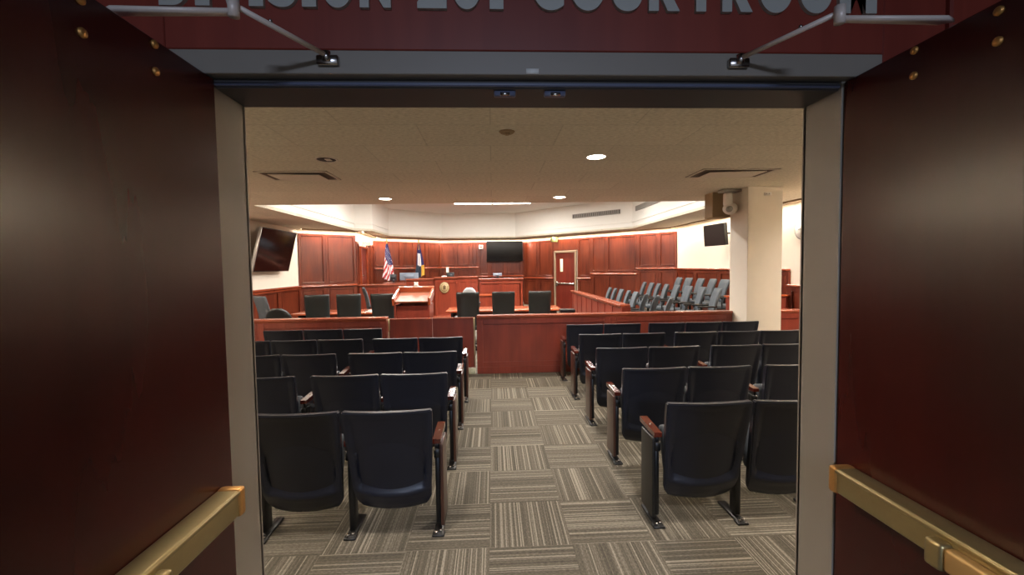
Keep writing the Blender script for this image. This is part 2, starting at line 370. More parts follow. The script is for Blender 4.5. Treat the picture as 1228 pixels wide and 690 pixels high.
# left wainscot, cap z 1.26
b = MB(); P, Q = PTS[0], PTS[1]; L = dist(P, Q); t = 4.0
while t < L-.2:
    t1 = min(t+1.55, L); panelling(b, P, Q, t, t1, .1, 1.21, frame=.09); t = t1
b.build('wainscot_panel', W_PANEL, wl, smooth=False)
b = MB(); b.box(4.0, L, -.12, 0, 1.21, 1.26, bev=.01, m=W_TRIM, M=seg_matrix(P, Q)); b.box(4.0, L, -.07, 0, 1.15, 1.21, bev=.008, m=W_TRIM, M=seg_matrix(P, Q)); b.build('wainscot_cap', W_TRIM, wl, smooth=False)
# right wainscot: tall behind the jury, lower by the gallery
P, Q = PTS[6], PTS[7]; b = MB(); t = 0
for k in range(4): panelling(b, P, Q, k*1.33, (k+1)*1.33, .1, 1.55, frame=.09)
for k in range(4): panelling(b, P, Q, 5.32+k*1.2, 5.32+(k+1)*1.2, .1, 1.25, frame=.09)
b.build('wainscot_panel', W_PANEL, wr, smooth=False)
b = MB(); M = seg_matrix(P, Q); b.box(0, 5.32, -.09, 0, 1.56, 1.60, bev=.008, M=M); b.box(5.32, 10.1, -.09, 0, 1.25, 1.295, bev=.008, M=M); b.build('wainscot_cap', W_TRIM, wr, smooth=False)
# far walls
def hitx(px, P, Q):
    """distance along a wall of the vertical seen at a given bearing"""
    a = px-614; u = a/F; d = Vector((u*math.cos(YAW)+math.sin(YAW), -u*math.sin(YAW)+math.cos(YAW)))
    D = Vector((Q[0]-P[0], Q[1]-P[1])); Ld = D.length; D /= Ld
    det = d.x*(-D.y)-d.y*(-D.x); s = (P[0]*(-D.y)-P[1]*(-D.x))/det
    X, Y = d.x*s, d.y*s; return (X-P[0])*D.x+(Y-P[1])*D.y
def corr(px, y=325): return px + (y-345)*ROLL*-1   # undo the camera's small roll at a row of the frame
w2 = wall('wall_left_corner', PTS[1], PTS[2], 0, ZC, M_WHITE, label='angled corner wall with tall cherry panels, right of the big wall screen')
P, Q = PTS[1], PTS[2]; L = dist(P, Q); tt = [0, hitx(corr(391), P, Q), L]
for a, c in zip(tt, tt[1:]): bay(P, Q, a, c, 1.20, w2)
w3 = wall('wall_alcove', PTS[2], PTS[3], 0, ZC, M_WHITE, label='short return wall with a side door under a pale sign')
P, Q = PTS[2], PTS[3]; L = dist(P, Q)
b = MB(); panelling(b, P, Q, 0, .35, .1, 2.6); panelling(b, P, Q, 1.5, 2.1, .1, 2.6); panelling(b, P, Q, 2.1, L, .1, 2.6); b.build('upper_panel', W_PANEL, w3, smooth=False)
w4 = wall('wall_back_left', PTS[3], PTS[4], 0, ZC, M_WHITE, label='angled cherry panelled wall behind the two flags')
P, Q = PTS[3], PTS[4]; L = dist(P, Q); tt = [0, hitx(corr(481), P, Q), hitx(corr(497.5), P, Q), hitx(corr(512), P, Q), L]
for a, c in zip(tt, tt[1:]): bay(P, Q, a, c, 1.69, w4)
w5 = wall('wall_back', PTS[4], PTS[5], 0, ZC, M_WHITE, label='straight cherry panelled back wall carrying the wide flat screen')
P, Q = PTS[4], PTS[5]; L = dist(P, Q); tt = [0] + [hitx(corr(v), P, Q) for v in (547, 565, 574)]
for a, c in zip(tt, tt[1:]): bay(P, Q, a, c, 1.69, w5)
tt = [tt[-1]] + [hitx(corr(v), P, Q) for v in (587, 606, 626)] + [L]
for a, c in zip(tt[:-1], tt[1:]): bay(P, Q, a, c, 1.30, w5)
w6 = wall('wall_back_right', PTS[5], PTS[6], 0, ZC, M_WHITE, label='angled cherry panelled wall with the side door, right of the flat screen')
P, Q = PTS[5], PTS[6]; L = dist(P, Q); X6 = lambda px: hitx(corr(px), P, Q)
D0, D1 = X6(666), X6(692)
for a, c, z in ((0, X6(646), 1.21), (X6(646), D0-.05, 1.21), (D1+.05, X6(710), 1.22), (X6(710), X6(728), 1.39), (X6(728), X6(765), 1.39), (X6(765), X6(790), 1.57), (X6(790), L, 1.57)):
    bay(P, Q, a, c, z, w6)
b = MB(); M = seg_matrix(P, Q); b.box(D0-.05, D1+.05, -.045, 0, 2.34, 2.78, bev=.004, m=W_PANEL, M=M); b.build('upper_panel', W_PANEL, w6, smooth=False)

# side doors
def side_door(name, P, Q, t0, t1, z0, z1, lite, label):
    M = seg_matrix(P, Q)
    b = MB(); b.box(t0+.05, t1-.05, -.03, -.005, z0, z1-.05, bev=.003, M=M); d = b.build(name, W_DOOR2, smooth=False); struct(d, label, 'door')
    b = MB(); b.box(t0, t0+.06, -.09, 0, z0, z1, bev=.004, M=M); b.box(t1-.06, t1, -.09, 0, z0, z1, bev=.004, M=M); b.box(t0, t1, -.09, 0, z1-.05, z1+.015, bev=.004, M=M)
    b.build('door_casing', M_CASE if lite else W_TRIM, d, smooth=False)
    if lite:
        x = t0+.28; b = MB(); b.box(x, x+.13, -.045, -.03, 1.50, 2.0, bev=.004, m=M_GLASSY, M=M); g = b.build('vision_window', M_GLASSY, d); g['label'] = 'narrow lit window'
        b = MB(); b.box(t0+.08, t0+.17, -.10, -.03, .93, 1.12, bev=.01, M=M); b.box(t0+.1, t1-.1, -.11, -.06, 1.0, 1.055, bev=.012, M=M); b.box(t1-.14, t1-.09, -.10, -.03, .98, 1.07, bev=.01, M=M)
        b.build('push_bar', M_CHROME, d)['label'] = 'chrome push bar'
    else:
        b = MB(); b.cyl((t0+.22, -.03, z0+1.05), (t0+.22, -.09, z0+1.05), .018, M=M); b.box(t0+.2, t0+.36, -.10, -.08, z0+1.035, z0+1.065, bev=.006, M=M); b.build('handle', M_CHROME, d)
    return d
W_DOOR2 = wood('side_door_wood', (92, 28, 18), (116, 40, 26), rough=.35, coat=.1)
M_CASE = mat('door_casing_tan', (150, 128, 104), .5)
side_door('door_1', PTS[5], PTS[6], D0, D1, 0, 2.30, True, 'cherry side door with narrow window and chrome push bar')
side_door('door_2', PTS[2], PTS[3], .42, 1.42, 0.45, 2.45, False, 'cherry side door in the short return wall beside the flag')

# column and downstand
b = MB(); b.box(3.94, 4.49, 6.54, 7.04, 0, ZC, bev=.004)
struct(b.build('trim_4', M_COL, smooth=False), 'square cream column standing in the gallery', 'column')
b = MB(); b.box(3.64, 3.94, 7.04, 7.3, 2.49, ZC); struct(b.build('trim_5', M_BEAM, smooth=False), 'short tan beam stub left of the column', 'beam')

# ------------------------------------------------------------------ entrance door leaves
def leaf(name, hx, s, label):
    # s=+1: left leaf (face looks +x), s=-1: right leaf ; hinge at y 1.27, leaf runs towards the foyer
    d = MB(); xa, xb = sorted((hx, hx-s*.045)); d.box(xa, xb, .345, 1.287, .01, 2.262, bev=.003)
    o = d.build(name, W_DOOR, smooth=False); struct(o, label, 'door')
    fx = hx
    X = lambda a: fx+s*a
    def bx(b, a0, a1, y0, y1, z0, z1, **k): x0, x1 = sorted((X(a0), X(a1))); b.box(x0, x1, y0, y1, z0, z1, **k)
    zt = 1.108
    b = MB(); bx(b, 0, .060, .42, 1.215, zt-.072, zt, bev=.006, seg=2); bx(b, .0595, .064, .44, 1.215, zt-.013, zt-.002, bev=.002)
    bar = b.build('push_bar', M_BRASS, o); bar['label'] = 'satin brass push bar across the door'
    b = MB(); bx(b, 0, .065, 1.208, 1.238, zt-.076, zt+.003, bev=.009, seg=2); b.build('end_cap', M_BRASSD, bar)
    b = MB(); bx(b, .058, .084, .44, .885, zt-.075, zt-.022, bev=.008, seg=2); b.build('touch_pad', M_PADB, bar)
    b = MB(); bx(b, .058, .088, .885, .925, zt-.080, zt-.018, bev=.008, seg=2); b.build('pad_end', M_BRASS, bar)
    for (y, z) in ((.98, 2.205), (.98, 2.09), (.83, 2.205), (.83, 2.09)) if 0 else BOLTS:
        b = MB(); b.cyl((X(0), y, z), (X(.004), y, z), .0095, n=16); b.sph((X(.004), y, z), .004, .0085, .0085); b.build('bolt_head', M_BRASSD, o)
    return o
BOLTS = [(1.067, 2.248), (1.067, 2.186), (.885, 2.240), (.885, 2.178)]
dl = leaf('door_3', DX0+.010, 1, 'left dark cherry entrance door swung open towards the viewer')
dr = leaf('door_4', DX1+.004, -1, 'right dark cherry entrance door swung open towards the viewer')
def closer(d, s, bx_, ex_, tx, label):
    z = 2.30
    B, E, T = Vector((bx_, 1.262, z-.0)), Vector((ex_, 1.02, z)), Vector((tx, 1.02, z))
    b = MB(); b.box(bx_-.03, bx_+.03, 1.245, 1.262, z-.013, z+.013, bev=.003, m=M_STEEL); b.cyl((bx_, 1.245, z-.006), (bx_, 1.245, z+.02), .011, m=M_STEEL)
    b.cyl((bx_, 1.245, z+.01), E+Vector((0, 0, .012)), .0065, m=M_ALU)
    mid = (Vector((bx_, 1.245, z+.01))*.35+(E+Vector((0, 0, .012)))*.65); b.sph(mid+Vector((0, 0, .009)), .005, .005, .005, m=M_STEEL)
    b.cyl(E+Vector((0, 0, -.014)), E+Vector((0, 0, .026)), .012, m=M_ALU)
    o = b.build('closer_arm', M_ALU, d); o['label'] = label
    b = MB(); x0, x1 = sorted((ex_, tx))
    poly = [(ex_, 1.011), (ex_, 1.029), (tx+s*.03, 1.034), (tx, 1.02), (tx+s*.03, 1.006)]
    b.prism(poly, z-.008, z+.000); b.build('closer_bar', M_ALU, o)
closer(dl, 1, -.448, -.567, -.852, 'folded steel closer arm above the left door')
closer(dr, -1, .722, .832, 1.118, 'folded steel closer arm above the right door')

# raised lettering
sg = thing('wall_lettering', 'raised grey metal letters reading DIVISION 201 COURTROOM above the doorway', 'sign', (.14, 1.262, 2.45))
def letters(txt, x0, x1):
    adv = {'I': .52, 'M': 1.25, 'D': 1.05, 'V': 1.0, 'O': 1.12, '1': .72, 'N': 1.08}
    ws = [adv.get(c, 1.0) for c in txt]; k = (x1-x0)/sum(ws); x = x0
    for c, wv in zip(txt, ws):
        cu = bpy.data.curves.new('letter', 'FONT'); cu.body = c; cu.size = .168; cu.extrude = .006; cu.offset = .011; cu.align_x = 'CENTER'
        o = bpy.data.objects.new('letter', cu); C.objects.link(o)
        dg = bpy.context.evaluated_depsgraph_get(); me = bpy.data.meshes.new_from_object(o.evaluated_get(dg)); bpy.data.objects.remove(o)
        xs = [v.co.x for v in me.vertices]; wd = max(xs)-min(xs); cx = (max(xs)+min(xs))/2
        tw = (wv*k*.84) if c not in 'I1' else wd
        for v in me.vertices: v.co.x = (v.co.x-cx)*tw/wd
        me.name = 'letter'; me.materials.clear(); me.materials.append(M_LETTER)
        q = bpy.data.objects.new('letter', me); C.objects.link(q); q.parent = sg
        q.rotation_euler = (PI/2, 0, 0); q.location = (x+wv*k/2-.14, -.006, 0.004); x += wv*k
letters('DIVISION', -.900, -.262)
letters('201', -.205, .058)
letters('COURTROOM', .115, 1.142)

# ------------------------------------------------------------------ theatre seats
def seat_proto():
    root = thing('theater_seat', '', 'seat')
    WB, WT, Z0, Z1 = .475, .545, .195, .86
    def base(u, v):
        U = 2*u-1; wd = WB+(WT-WB)*min(1, v*1.15); z = Z0+(Z1-Z0)*v
        if v < .12: wd -= .07*(1-v/.12)**2
        # wings forward, centre bulging towards the rear; top leans back
        y = -.015-.125*v**1.1 - .035*(1-U*U)
        if v < .08: z -= .012*(1-U*U)
        return U*wd/2, y, z
    def rear(u, v):
        x, y, z = base(u, v); U = abs(2*u-1)
        # recessed field inside a raised rim, with the curved lower lip
        a = max(0, min(1, (.90-U)/.10)); lipv = .205-.05*(1-U*U); q = max(0, min(1, (v-lipv)/.26)); c = 1-(1-q)**2.6; t = max(0, min(1, (.975-v)/.03))
        a = a*a*(3-2*a); rec = a*c*t
        deep = .040*max(0, min(1, 1.12-(v-lipv)/.75)) + .004
        if v < lipv: y += .045*((lipv-v)/lipv)**1.2
        return Vector((x, y+deep*rec, z))
    def front(u, v):
        x, y, z = base(u, v); return Vector((x*.985, y+.052, z))
    b = MB(); b.slab(rear, front, 32, 44)
    b.bm.normal_update(); bmesh.ops.bevel(b.bm, geom=[e for e in b.bm.edges if e.calc_face_angle(0) > 1.0], offset=.007, segments=2, affect='EDGES')
    b.build('backrest', M_VINYL, root, ang=60)
    def fr2(u, v):
        x, y, z = base(u, .10+.80*v); e = math.sin(PI*min(1, max(0, v)))**.4*math.sin(PI*u)**.3 if 0 < v < 1 and 0 < u < 1 else 0
        return Vector((x*.86, y+.03+.04*e, z))
    def fr1(u, v):
        x, y, z = base(u, .10+.80*v); return Vector((x*.86, y+.02, z))
    b = MB(); b.slab(fr1, fr2, 14, 14); b.build('back_cushion', M_VINYL, root, ang=60)
    # tip-up seat, folded
    b = MB(); Mx = Matrix.Translation((0, .075, .40)) @ Matrix.Rotation(math.radians(72), 4, 'X')
    b.box(-.215, .215, -.06, .235, -.04, .04, bev=.03, seg=3, M=Mx); b.build('seat_cushion', M_PAD, root)
    return root
def add_standard(root, x, kind, s=1):
    """support between two seats; kind 'end' has the outer wooden panel"""
    if kind.startswith('end'):
        b = MB(); b.box(x-.016, x+.016, .02, .20, .06, .585, bev=.006, m=M_BLACK)
        leg = b.build('leg', M_BLACK, root)
        xo = x+s*.016; x0, x1 = sorted((xo, xo+s*.022)); b = MB(); b.box(x0, x1, .0, .215, .055, .59, bev=.007, seg=2); b.build('end_panel', M_BLACK if kind == 'endb' else W_END, root)['label'] = 'black end panel' if kind == 'endb' else 'reddish brown wooden end panel'
        zb = .59
    else:
        b = MB(); b.box(x-.019, x+.019, .03, .11, .03, .56, bev=.008, m=M_BLACK); leg = b.build('leg', M_BLACK, root); zb = .56
    b = MB(); b.box(x-.03, x+.03, -.02, .24, 0, .018, bev=.004, m=M_BLACK); b.box(x-.038, x+.038, -.035, .02, 0, .014, bev=.004, m=M_BLACK)
    b.cyl((x-.014, -.012, .014), (x-.014, -.012, .03), .009, m=M_STEEL, n=8); b.cyl((x+.014, .002, .014), (x+.014, .002, .03), .009, m=M_STEEL, n=8); b.build('foot_plate', M_BLACK, leg)
    b = MB(); b.slab(lambda u, v: Vector((x-.026+.052*u, -.0+.275*v, .595+.012*v)), lambda u, v: Vector((x-.026+.052*u, -.0+.275*v, .625+.016*v)), 2, 8)
    bm = b.bm; bmesh.ops.bevel(bm, geom=[e for e in bm.edges if e.calc_face_angle(0) > 1], offset=.006, segments=2, affect='EDGES')
    arm = b.build('armrest', W_ARM, root)
    b = MB(); b.cyl((x, .14, .630), (x, .14, .6345), .008, n=12); b.build('screw_cap', M_STEEL, arm)
    b = MB(); b.cyl((x, .02, .55), (x, .02, .60), .010, n=10); b.box(x-.02, x+.02, .0, .06, .50, .56, bev=.006); b.build('arm_bracket', M_BLACK, leg)
proto = seat_proto(); S = .5588; ROW = .9144
std_proto = {}
def make_variant(key, left, right):
    """left/right: None, 'mid' or 'end' support on that side"""
    r = copy_tree(proto)
    if left: add_standard(r, -S/2, left, -1)
    if right: add_standard(r, S/2, right, 1)
    return r
variants = {}
used = set()
def place_seat(x, y, left, right, label, group):
    k = (left, right)
    if k not in variants: variants[k] = make_variant(k, left, right)
    if k in used: o = copy_tree(variants[k])
    else: o = variants[k]; used.add(k)
    o.location = (x, y, 0); o['label'] = label; o['group'] = group
rown = ['back row nearest the doorway', 'second row from the doorway', 'middle row', 'second row from the rail', 'row next to the rail']
ordn = ['aisle seat', 'second seat from the aisle', 'third seat from the aisle', 'fourth seat from the aisle', 'fifth seat from the aisle']
YR = 2.74
GAP = .11
left_rows = {0: [0, 1], 1: [0, 1, 2], 2: [0, 1, 2, 3], 3: [0, 1, 2, 3, 4], 4: [2, 3, 4]}
right_rows = {0: [0, 1], 1: [0, 1, 2], 2: [0, 1, 2, 3], 3: [0, 1, 2, 3, 4], 4: [0, 1, 2, 3, 4]}
for side, rows in (('left', left_rows), ('right', right_rows)):
    s = -1 if side == 'left' else 1
    for r, idx in rows.items():
        for o_ in idx:
            g = GAP if (o_ >= 2 and r >= 1) else 0
            x = (-.391-.264-o_*S-g) if side == 'left' else (1.076+.264+o_*S+g)
            # supports: aisle side carried by each seat, far end closed at the gap and at the last seat
            near = 'end' if (o_ == 0 or (r == 4 and o_ == 2 and side == 'left')) else 'mid'
            if side == 'right' and r == 0 and o_ == 0: near = 'endb'
            far = 'mid' if (o_ == idx[-1] or (o_ == 1 and r >= 1)) else None
            L_, R_ = (far, near) if side == 'left' else (near, far)
            lab = f'black folding theater seat, {ordn[o_]}, {side} bank, {rown[r]}'
            if r == 4 and side == 'left':
                lab = f'black folding theater seat, {["end seat", "second seat", "third seat"][o_-2]} of the short three-seat row, left bank'
            place_seat(x, YR+r*ROW-(.0 if side == 'left' else .01), L_, R_, lab, f'theater seats of the {side} bank')
for c in list(proto.children): bpy.data.objects.remove(c)
bpy.data.objects.remove(proto)

# ------------------------------------------------------------------ bar rail and gates
def rail(name, x0, x1, label, parts):
    t = thing(name, label, 'railing', ((x0+x1)/2, 6.99, 0)); ox = (x0+x1)/2
    b = MB(); b.box(x0-ox, x1-ox, -.045, .055, .0, .90, bev=.003, m=W_RAIL)
    b.build('panel_body', W_RAIL, t, smooth=False)
    b = MB(); b.box(x0-ox-.0, x1-ox+.0, -.085, .095, .905, .945, bev=.008, m=W_CAP); b.box(x0-ox, x1-ox, -.07, .08, .885, .905, bev=.006, m=W_CAP); b.build('rail_cap', W_CAP, t, smooth=False)
    b = MB(); b.box(x0-ox, x1-ox, -.065, -.045, 0, .11, bev=.005); b.build('base_board', W_RAIL, t, smooth=False)
    b = MB()
    for a, c in parts:
        a -= ox; c -= ox
        for q in ((a, a+.10, .11, .885), (c-.10, c, .11, .885), (a+.10, c-.10, .80, .885), (a+.10, c-.10, .11, .19)): b.box(q[0], q[1], -.062, -.045, q[2], q[3], bev=.004)
    b.build('face_frame', W_RAIL, t, smooth=False)
    return t
rail('bar_rail', XL+.02, -1.70, 'cherry bar rail with flat cap, left of the swing gates', [(-5.6, -3.7), (-3.7, -1.70)])
rail('bar_rail', -.27, 3.93, 'long cherry bar rail with flat cap between the gates and the column', [(-.27, 1.9), (1.9, 3.93)])
rail('bar_rail', 4.50, XR-.02, 'short cherry bar rail between the column and the wall with the clock', [(4.5, 5.9)])
def gate(x0, x1, hinge, label):
    t = thing('swing_gate', label, 'gate', ((x0+x1)/2, 6.99, .1)); w_ = (x1-x0)/2
    b = MB(); b.box(-w_, w_, -.02, .02, .0, .795, bev=.003, m=W_RAIL); b.build('gate_panel', W_RAIL, t, smooth=False)
    b = MB(); b.box(-w_, w_, -.027, .027, .795, .815, bev=.004); b.build('gate_cap', W_CAP, t, smooth=False)
    hx = w_-.012 if hinge > 0 else -w_+.012
    for z in ((.62, .81),):
        b = MB(); b.box(hx-.012, hx+.012, -.034, -.02, z[0], z[1], bev=.003); b.cyl((hx, -.036, z[0]), (hx, -.036, z[1]), .008, n=10); b.build('hinge', M_HINGE, t)
    b = MB(); b.cyl((hx, -.03, .02), (hx, -.03, .62), .006, n=8); b.build('hinge_rod', M_HINGE, t)
gate(-1.68, -.985, -1, 'left leaf of the low cherry swing gates')
gate(-.975, -.30, 1, 'right leaf of the low cherry swing gates')
b = MB(); b.box(-.425, -.30, 6.93, 6.965, 0, .09, bev=.006); tag(b.build('floor_block', mat('pale_block', (196, 196, 170), .6)), 'pale block on the floor under the right gate hinge', 'door stop')  # plain pale block at floor level below the gate

# ------------------------------------------------------------------ office chairs
def office_chair(mt, zt=1.2, w_=.47, name='swivel_chair', round_top=False, arms=True, br=.29, ao=.03):
    root = thing(name, '', 'chair')
    zb = .50 if not round_top else .55
    def f(u, v, o):
        U = 2*u-1; wd = w_*(.92+.08*v); z = zb+(zt-zb)*v
        if round_top: wd = w_*math.sqrt(max(.02, 1-(max(0, v-.35)/.68)**2))
        elif v > .9: wd *= 1-.06*((v-.9)/.1)**2
        y = -.20-.14*v+.05*U*U+.03*math.sin(PI*v)
        return Vector((U*wd/2, y+o, z+.0))
    def edge(u, v): return min(1, 6*min(u, 1-u, v, 1-v)+.25)
    b = MB(); b.slab(lambda u, v: f(u, v, -.035*edge(u, v)), lambda u, v: f(u, v, .045*edge(u, v)), 14, 18); b.build('backrest', mt, root, ang=70)
    b = MB(); b.box(-w_/2, w_/2, -.22, .26, .42, .52, bev=.04, seg=3); b.build('seat', mt, root)
    if arms:
        for s in (-1, 1):
            b = MB(); x = s*(w_/2+ao); b.tube([(x, -.16, .46), (x, -.16, .66)], .014); b.tube([(x, .14, .46), (x, .14, .66)], .014); b.box(x-.03, x+.03, -.2, .19, .655, .69, bev=.012, seg=2); b.build('armrest', M_BLACK, root)
    b = MB(); b.cyl((0, 0, .12), (0, 0, .43), .028); b.build('gas_column', M_BLACK, root)
    b = MB()
    for k in range(5):
        a = 2*PI*k/5+.3; b.cyl((0, 0, .12), (br*math.cos(a), br*math.sin(a), .075), .022, .015, n=8); b.sph((br*math.cos(a), br*math.sin(a), .032), .03, .03, .032, u=10, v=8)
    b.build('star_base', M_BLACK, root); return root
def put(proto, first, loc, rz, label, group=None):
    o = proto if first else copy_tree(proto)
    o.location = loc; o.rotation_euler.z = rz; o['label'] = label
    if group: o['group'] = group
    return o
bl = office_chair(M_LEATHER, 1.215, .475)
G = 'black high-back chairs at the counsel tables'
for i, (x, y, rz, lab) in enumerate(((-3.62, 9.12, .30, 'black high-back leather chair at left counsel table, leftmost of its three upright ones'),
        (-2.99, 9.12, .30, 'black high-back leather chair at left counsel table, middle of its three upright ones'),
        (-2.25, 9.12, .04, 'black high-back leather chair at left counsel table, touching the lectern'),
        (-.515, 9.12, 0, 'black high-back leather chair at right counsel table, in front of the pale rounded chair'),
        (.212, 9.12, 0, 'black high-back leather chair, middle one at right counsel table'),
        (.962, 9.12, 0, 'black high-back leather chair at right counsel table, nearest the side door'))):
    put(bl, i == 0, (x, y, 0), rz, lab, G)
gr = office_chair(M_GREYF, 1.20, .46); put(gr, True, (-4.56, 9.20, 0), -.62, 'grey high-back swivel chair turned sideways at the far left', None)
lo = office_chair(M_LEATHER, 1.0, .50, round_top=True); put(lo, True, (-4.10, 8.60, 0), .1, 'low black chair with rounded back in front of the sideways grey chair', None)
pl = office_chair(M_PALE, 1.14, .50, round_top=True); put(pl, True, (-.68, 12.75, 0), 0, 'pale grey rounded chair beyond the right counsel table', None)
g2 = copy_tree(gr); g2.location = (-3.30, 12.3, 0); g2.rotation_euler.z = -1.25; g2['label'] = 'grey chair seen edge-on beyond the left counsel table'
# jury chairs: face the well (-x)
jg = {0: 'grey jury chairs of the lowest row', 1: 'grey jury chairs of the middle row', 2: 'grey jury chairs of the top row'}
jc = office_chair(M_GREYF, 1.05, .42, name='jury_chair', br=.19, ao=-.01); firstj = True
A = [(3.50, 13.0), (3.5, 12.45), (3.53, 11.9), (3.53, 11.3), (3.53, 10.7), (3.50, 9.95), (3.53, 9.35), (3.58, 8.75)]
B_ = [(4.55, 12.97), (4.57, 12.4), (4.55, 11.85), (4.55, 11.3), (4.6, 10.75), (4.66, 10.2), (4.7, 9.62), (4.74, 9.04)]
C_ = [(5.26, 12.1), (5.3, 11.57), (5.36, 11.03), (5.40, 10.5), (5.42, 9.95), (5.42, 9.4)]
onames = ['farthest', 'second farthest', 'third farthest', 'fourth farthest', 'fifth farthest', 'sixth farthest', 'seventh farthest', 'nearest']
for tier, (row, z, nm) in enumerate(((A, 0, 'lowest'), (B_, .15, 'middle'), (C_, .30, 'top'))):
    for k, (x, y) in enumerate(row):
        on = onames[k] if k < len(row)-1 else 'nearest'
        rr = PI/2-.12+random.uniform(-.10, .10)
        if tier == 0 and k >= 5: rr -= .28
        put(jc, firstj, (x-.24, y, z), rr, f'grey high-back jury chair, {on} from the viewer in the {nm} jury row', jg[tier]); firstj = False
# jury platforms and rails
b = MB(); b.box(4.05, XR-.06, 8.46, 14.0, 0, .15); b.box(4.95, XR-.06, 8.46, 14.0, .15, .30)
jp = b.build('jury_platform', M_CARPET, smooth=False); struct(jp, 'carpeted steps under the jury chairs', 'platform')
t = thing('jury_rail', 'cherry jury box rail running away from the bar towards the side door', 'railing', (2.45, 10.5, 0))
b = MB(); b.box(-.04, .04, -2.55, 2.5, 0, .93, bev=.003); b.build('panel_body', W_RAIL, t, smooth=False)
b = MB(); b.box(-.10, .10, -2.58, 2.53, .945, .985, bev=.008); b.box(-.065, .065, -2.56, 2.51, .90, .945, bev=.01); b.build('rail_cap', W_CAP, t, smooth=False)
b = MB()
for k in range(9): y = -2.5+k*.61; b.box(-.055, -.04, y, y+.07, .0, .90, bev=.004)
b.box(-.055, -.04, -2.55, 2.5, 0, .1, bev=.004); b.build('batten', W_RAIL, t, smooth=False)
b = MB(); b.box(-.07, .10, -2.60, -2.46, 0, .945, bev=.005); b.build('end_post', W_RAIL, t, smooth=False)
t = thing('jury_partition', 'low cherry partition closing the jury box near the clock', 'partition', (5.4, 8.40, 0))
b = MB(); b.box(-.75, .50, -.04, .04, 0, 1.05, bev=.004); b.build('panel_body', W_RAIL, t, smooth=False)
b = MB(); b.box(-.77, .50, -.08, .08, 1.05, 1.09, bev=.008); b.build('partition_cap', W_TABLE, t, smooth=False)

# ------------------------------------------------------------------ counsel tables
def table(x0, x1, y0, y1, label):
    ox, oy = (x0+x1)/2, (y0+y1)/2; t = thing('counsel_table', label, 'table', (ox, oy, 0)); a, c = (x1-x0)/2, (y1-y0)/2
    b = MB(); b.box(-a, a, -c, c, .715, .755, bev=.008, seg=2); b.build('tabletop', W_TABLE, t)
    b = MB(); b.box(-a+.12, a-.12, c-.2, c-.17, .25, .715, bev=.003); b.build('modesty_panel', W_RAIL, t, smooth=False)
    for sx in (-1, 1):
        b = MB(); b.box(sx*(a-.14)-.03, sx*(a-.14)+.03, -c+.1, c-.1, .03, .715, bev=.006); b.box(sx*(a-.14)-.05, sx*(a-.14)+.05, -c+.05, c-.05, 0, .04, bev=.008); b.build('leg', M_BLACK, t, smooth=False)
table(-4.42, -2.05, 9.62, 10.5, 'cherry counsel table with black legs, left of the lectern')
table(-1.06, 1.55, 9.62, 10.6, 'cherry counsel table with black legs, right of the lectern')
for i, (dx, dy, rz) in enumerate(((0, 0, .2),)):
    b = MB()
    for k in range(5): b.box(-.14+k*.012, .16-k*.004, -.10+k*.01, .11, k*.004, k*.004+.003, m=M_PAPER, M=Matrix.Rotation(k*.13, 4, 'Z'))
    b.box(-.07, .07, -.05, .05, .02, .045, bev=.004, m=M_PAPER)
    tag(b.build('paper_stack', M_PAPER, loc=(-2.72, 9.78, .756), rz=rz), 'loose white papers on the left counsel table beside the lectern', 'papers')
b = MB(); b.cyl((0, 0, 0), (0, 0, .70), .11, .13, n=20); b.cyl((0, 0, .70), (0, 0, .72), .135, n=20)
tag(b.build('waste_bin', M_GRILL, loc=(-.765, 8.5, 0)), 'grey cylindrical waste bin beside the right counsel table', 'bin')
b = MB(); b.box(-.14, .14, -.12, .12, 0, .22, bev=.008); b.box(-.146, .146, -.126, .126, .17, .225, bev=.006)
b.box(-.05, .05, -.13, -.118, .08, .12, m=M_BLACK)
bo = b.build('archive_box', mat('pale_carton', (206, 196, 176), .7), smooth=False); bo.location = (1.50, 8.72, .62); tag(bo, 'pale carton box on a small stand right of the right counsel table', 'box')
t = thing('small_stand', 'small dark stand carrying the pale carton', 'stand', (1.50, 8.72, 0))
b = MB(); b.box(-.2, .2, -.16, .16, .59, .62, bev=.004); b.build('shelf_top', W_RAIL, t, smooth=False)
for sx in (-1, 1):
    for sy in (-1, 1):
        b = MB(); b.box(sx*.17-.015, sx*.17+.015, sy*.13-.015, sy*.13+.015, 0, .59); b.build('leg', M_BLACK, t, smooth=False)
# lectern
W_READ = wood('lectern_top_wood', (120, 66, 44), (142, 82, 56), rough=.45, coat=.1, axis='x')
t = thing('lectern', 'tall cherry lectern with raised side walls and sloped reading top behind the gates', 'lectern', (-1.55, 8.55, 0))
b = MB(); b.box(-.335, -.30, -.25, .28, .06, 1.02, bev=.004); b.build('side_panel', W_RAIL, t, smooth=False)
b = MB(); b.box(.30, .335, -.25, .28, .06, 1.02, bev=.004); b.build('side_panel', W_RAIL, t, smooth=False)
b = MB(); b.box(-.30, .30, .24, .28, .06, 1.2, bev=.004); b.build('front_panel', W_RAIL, t, smooth=False)
b = MB(); b.box(-.30, .30, -.20, -.18, .10, 1.0, bev=.002); b.box(-.30, .30, -.225, -.2, .70, .72); b.build('shelf', W_RAIL, t, smooth=False)
b = MB(); b.box(-.36, .36, -.28, .31, 0, .07, bev=.01); b.build('plinth', W_RAIL, t, smooth=False)
Mt = Matrix.Translation((0, -.27, 1.075)) @ Matrix.Rotation(math.radians(16), 4, 'X')
b = MB(); b.box(-.31, .31, 0, .56, -.015, .015, bev=.004, M=Mt); b.build('reading_top', W_READ, t, smooth=False)
for s in (-1, 1):
    b = MB(); x0, x1 = sorted((s*.315, s*.36)); b.box(x0, x1, -.03, .62, -.06, .095, bev=.006, M=Mt); b.build('side_wall', W_TABLE, t, smooth=False)
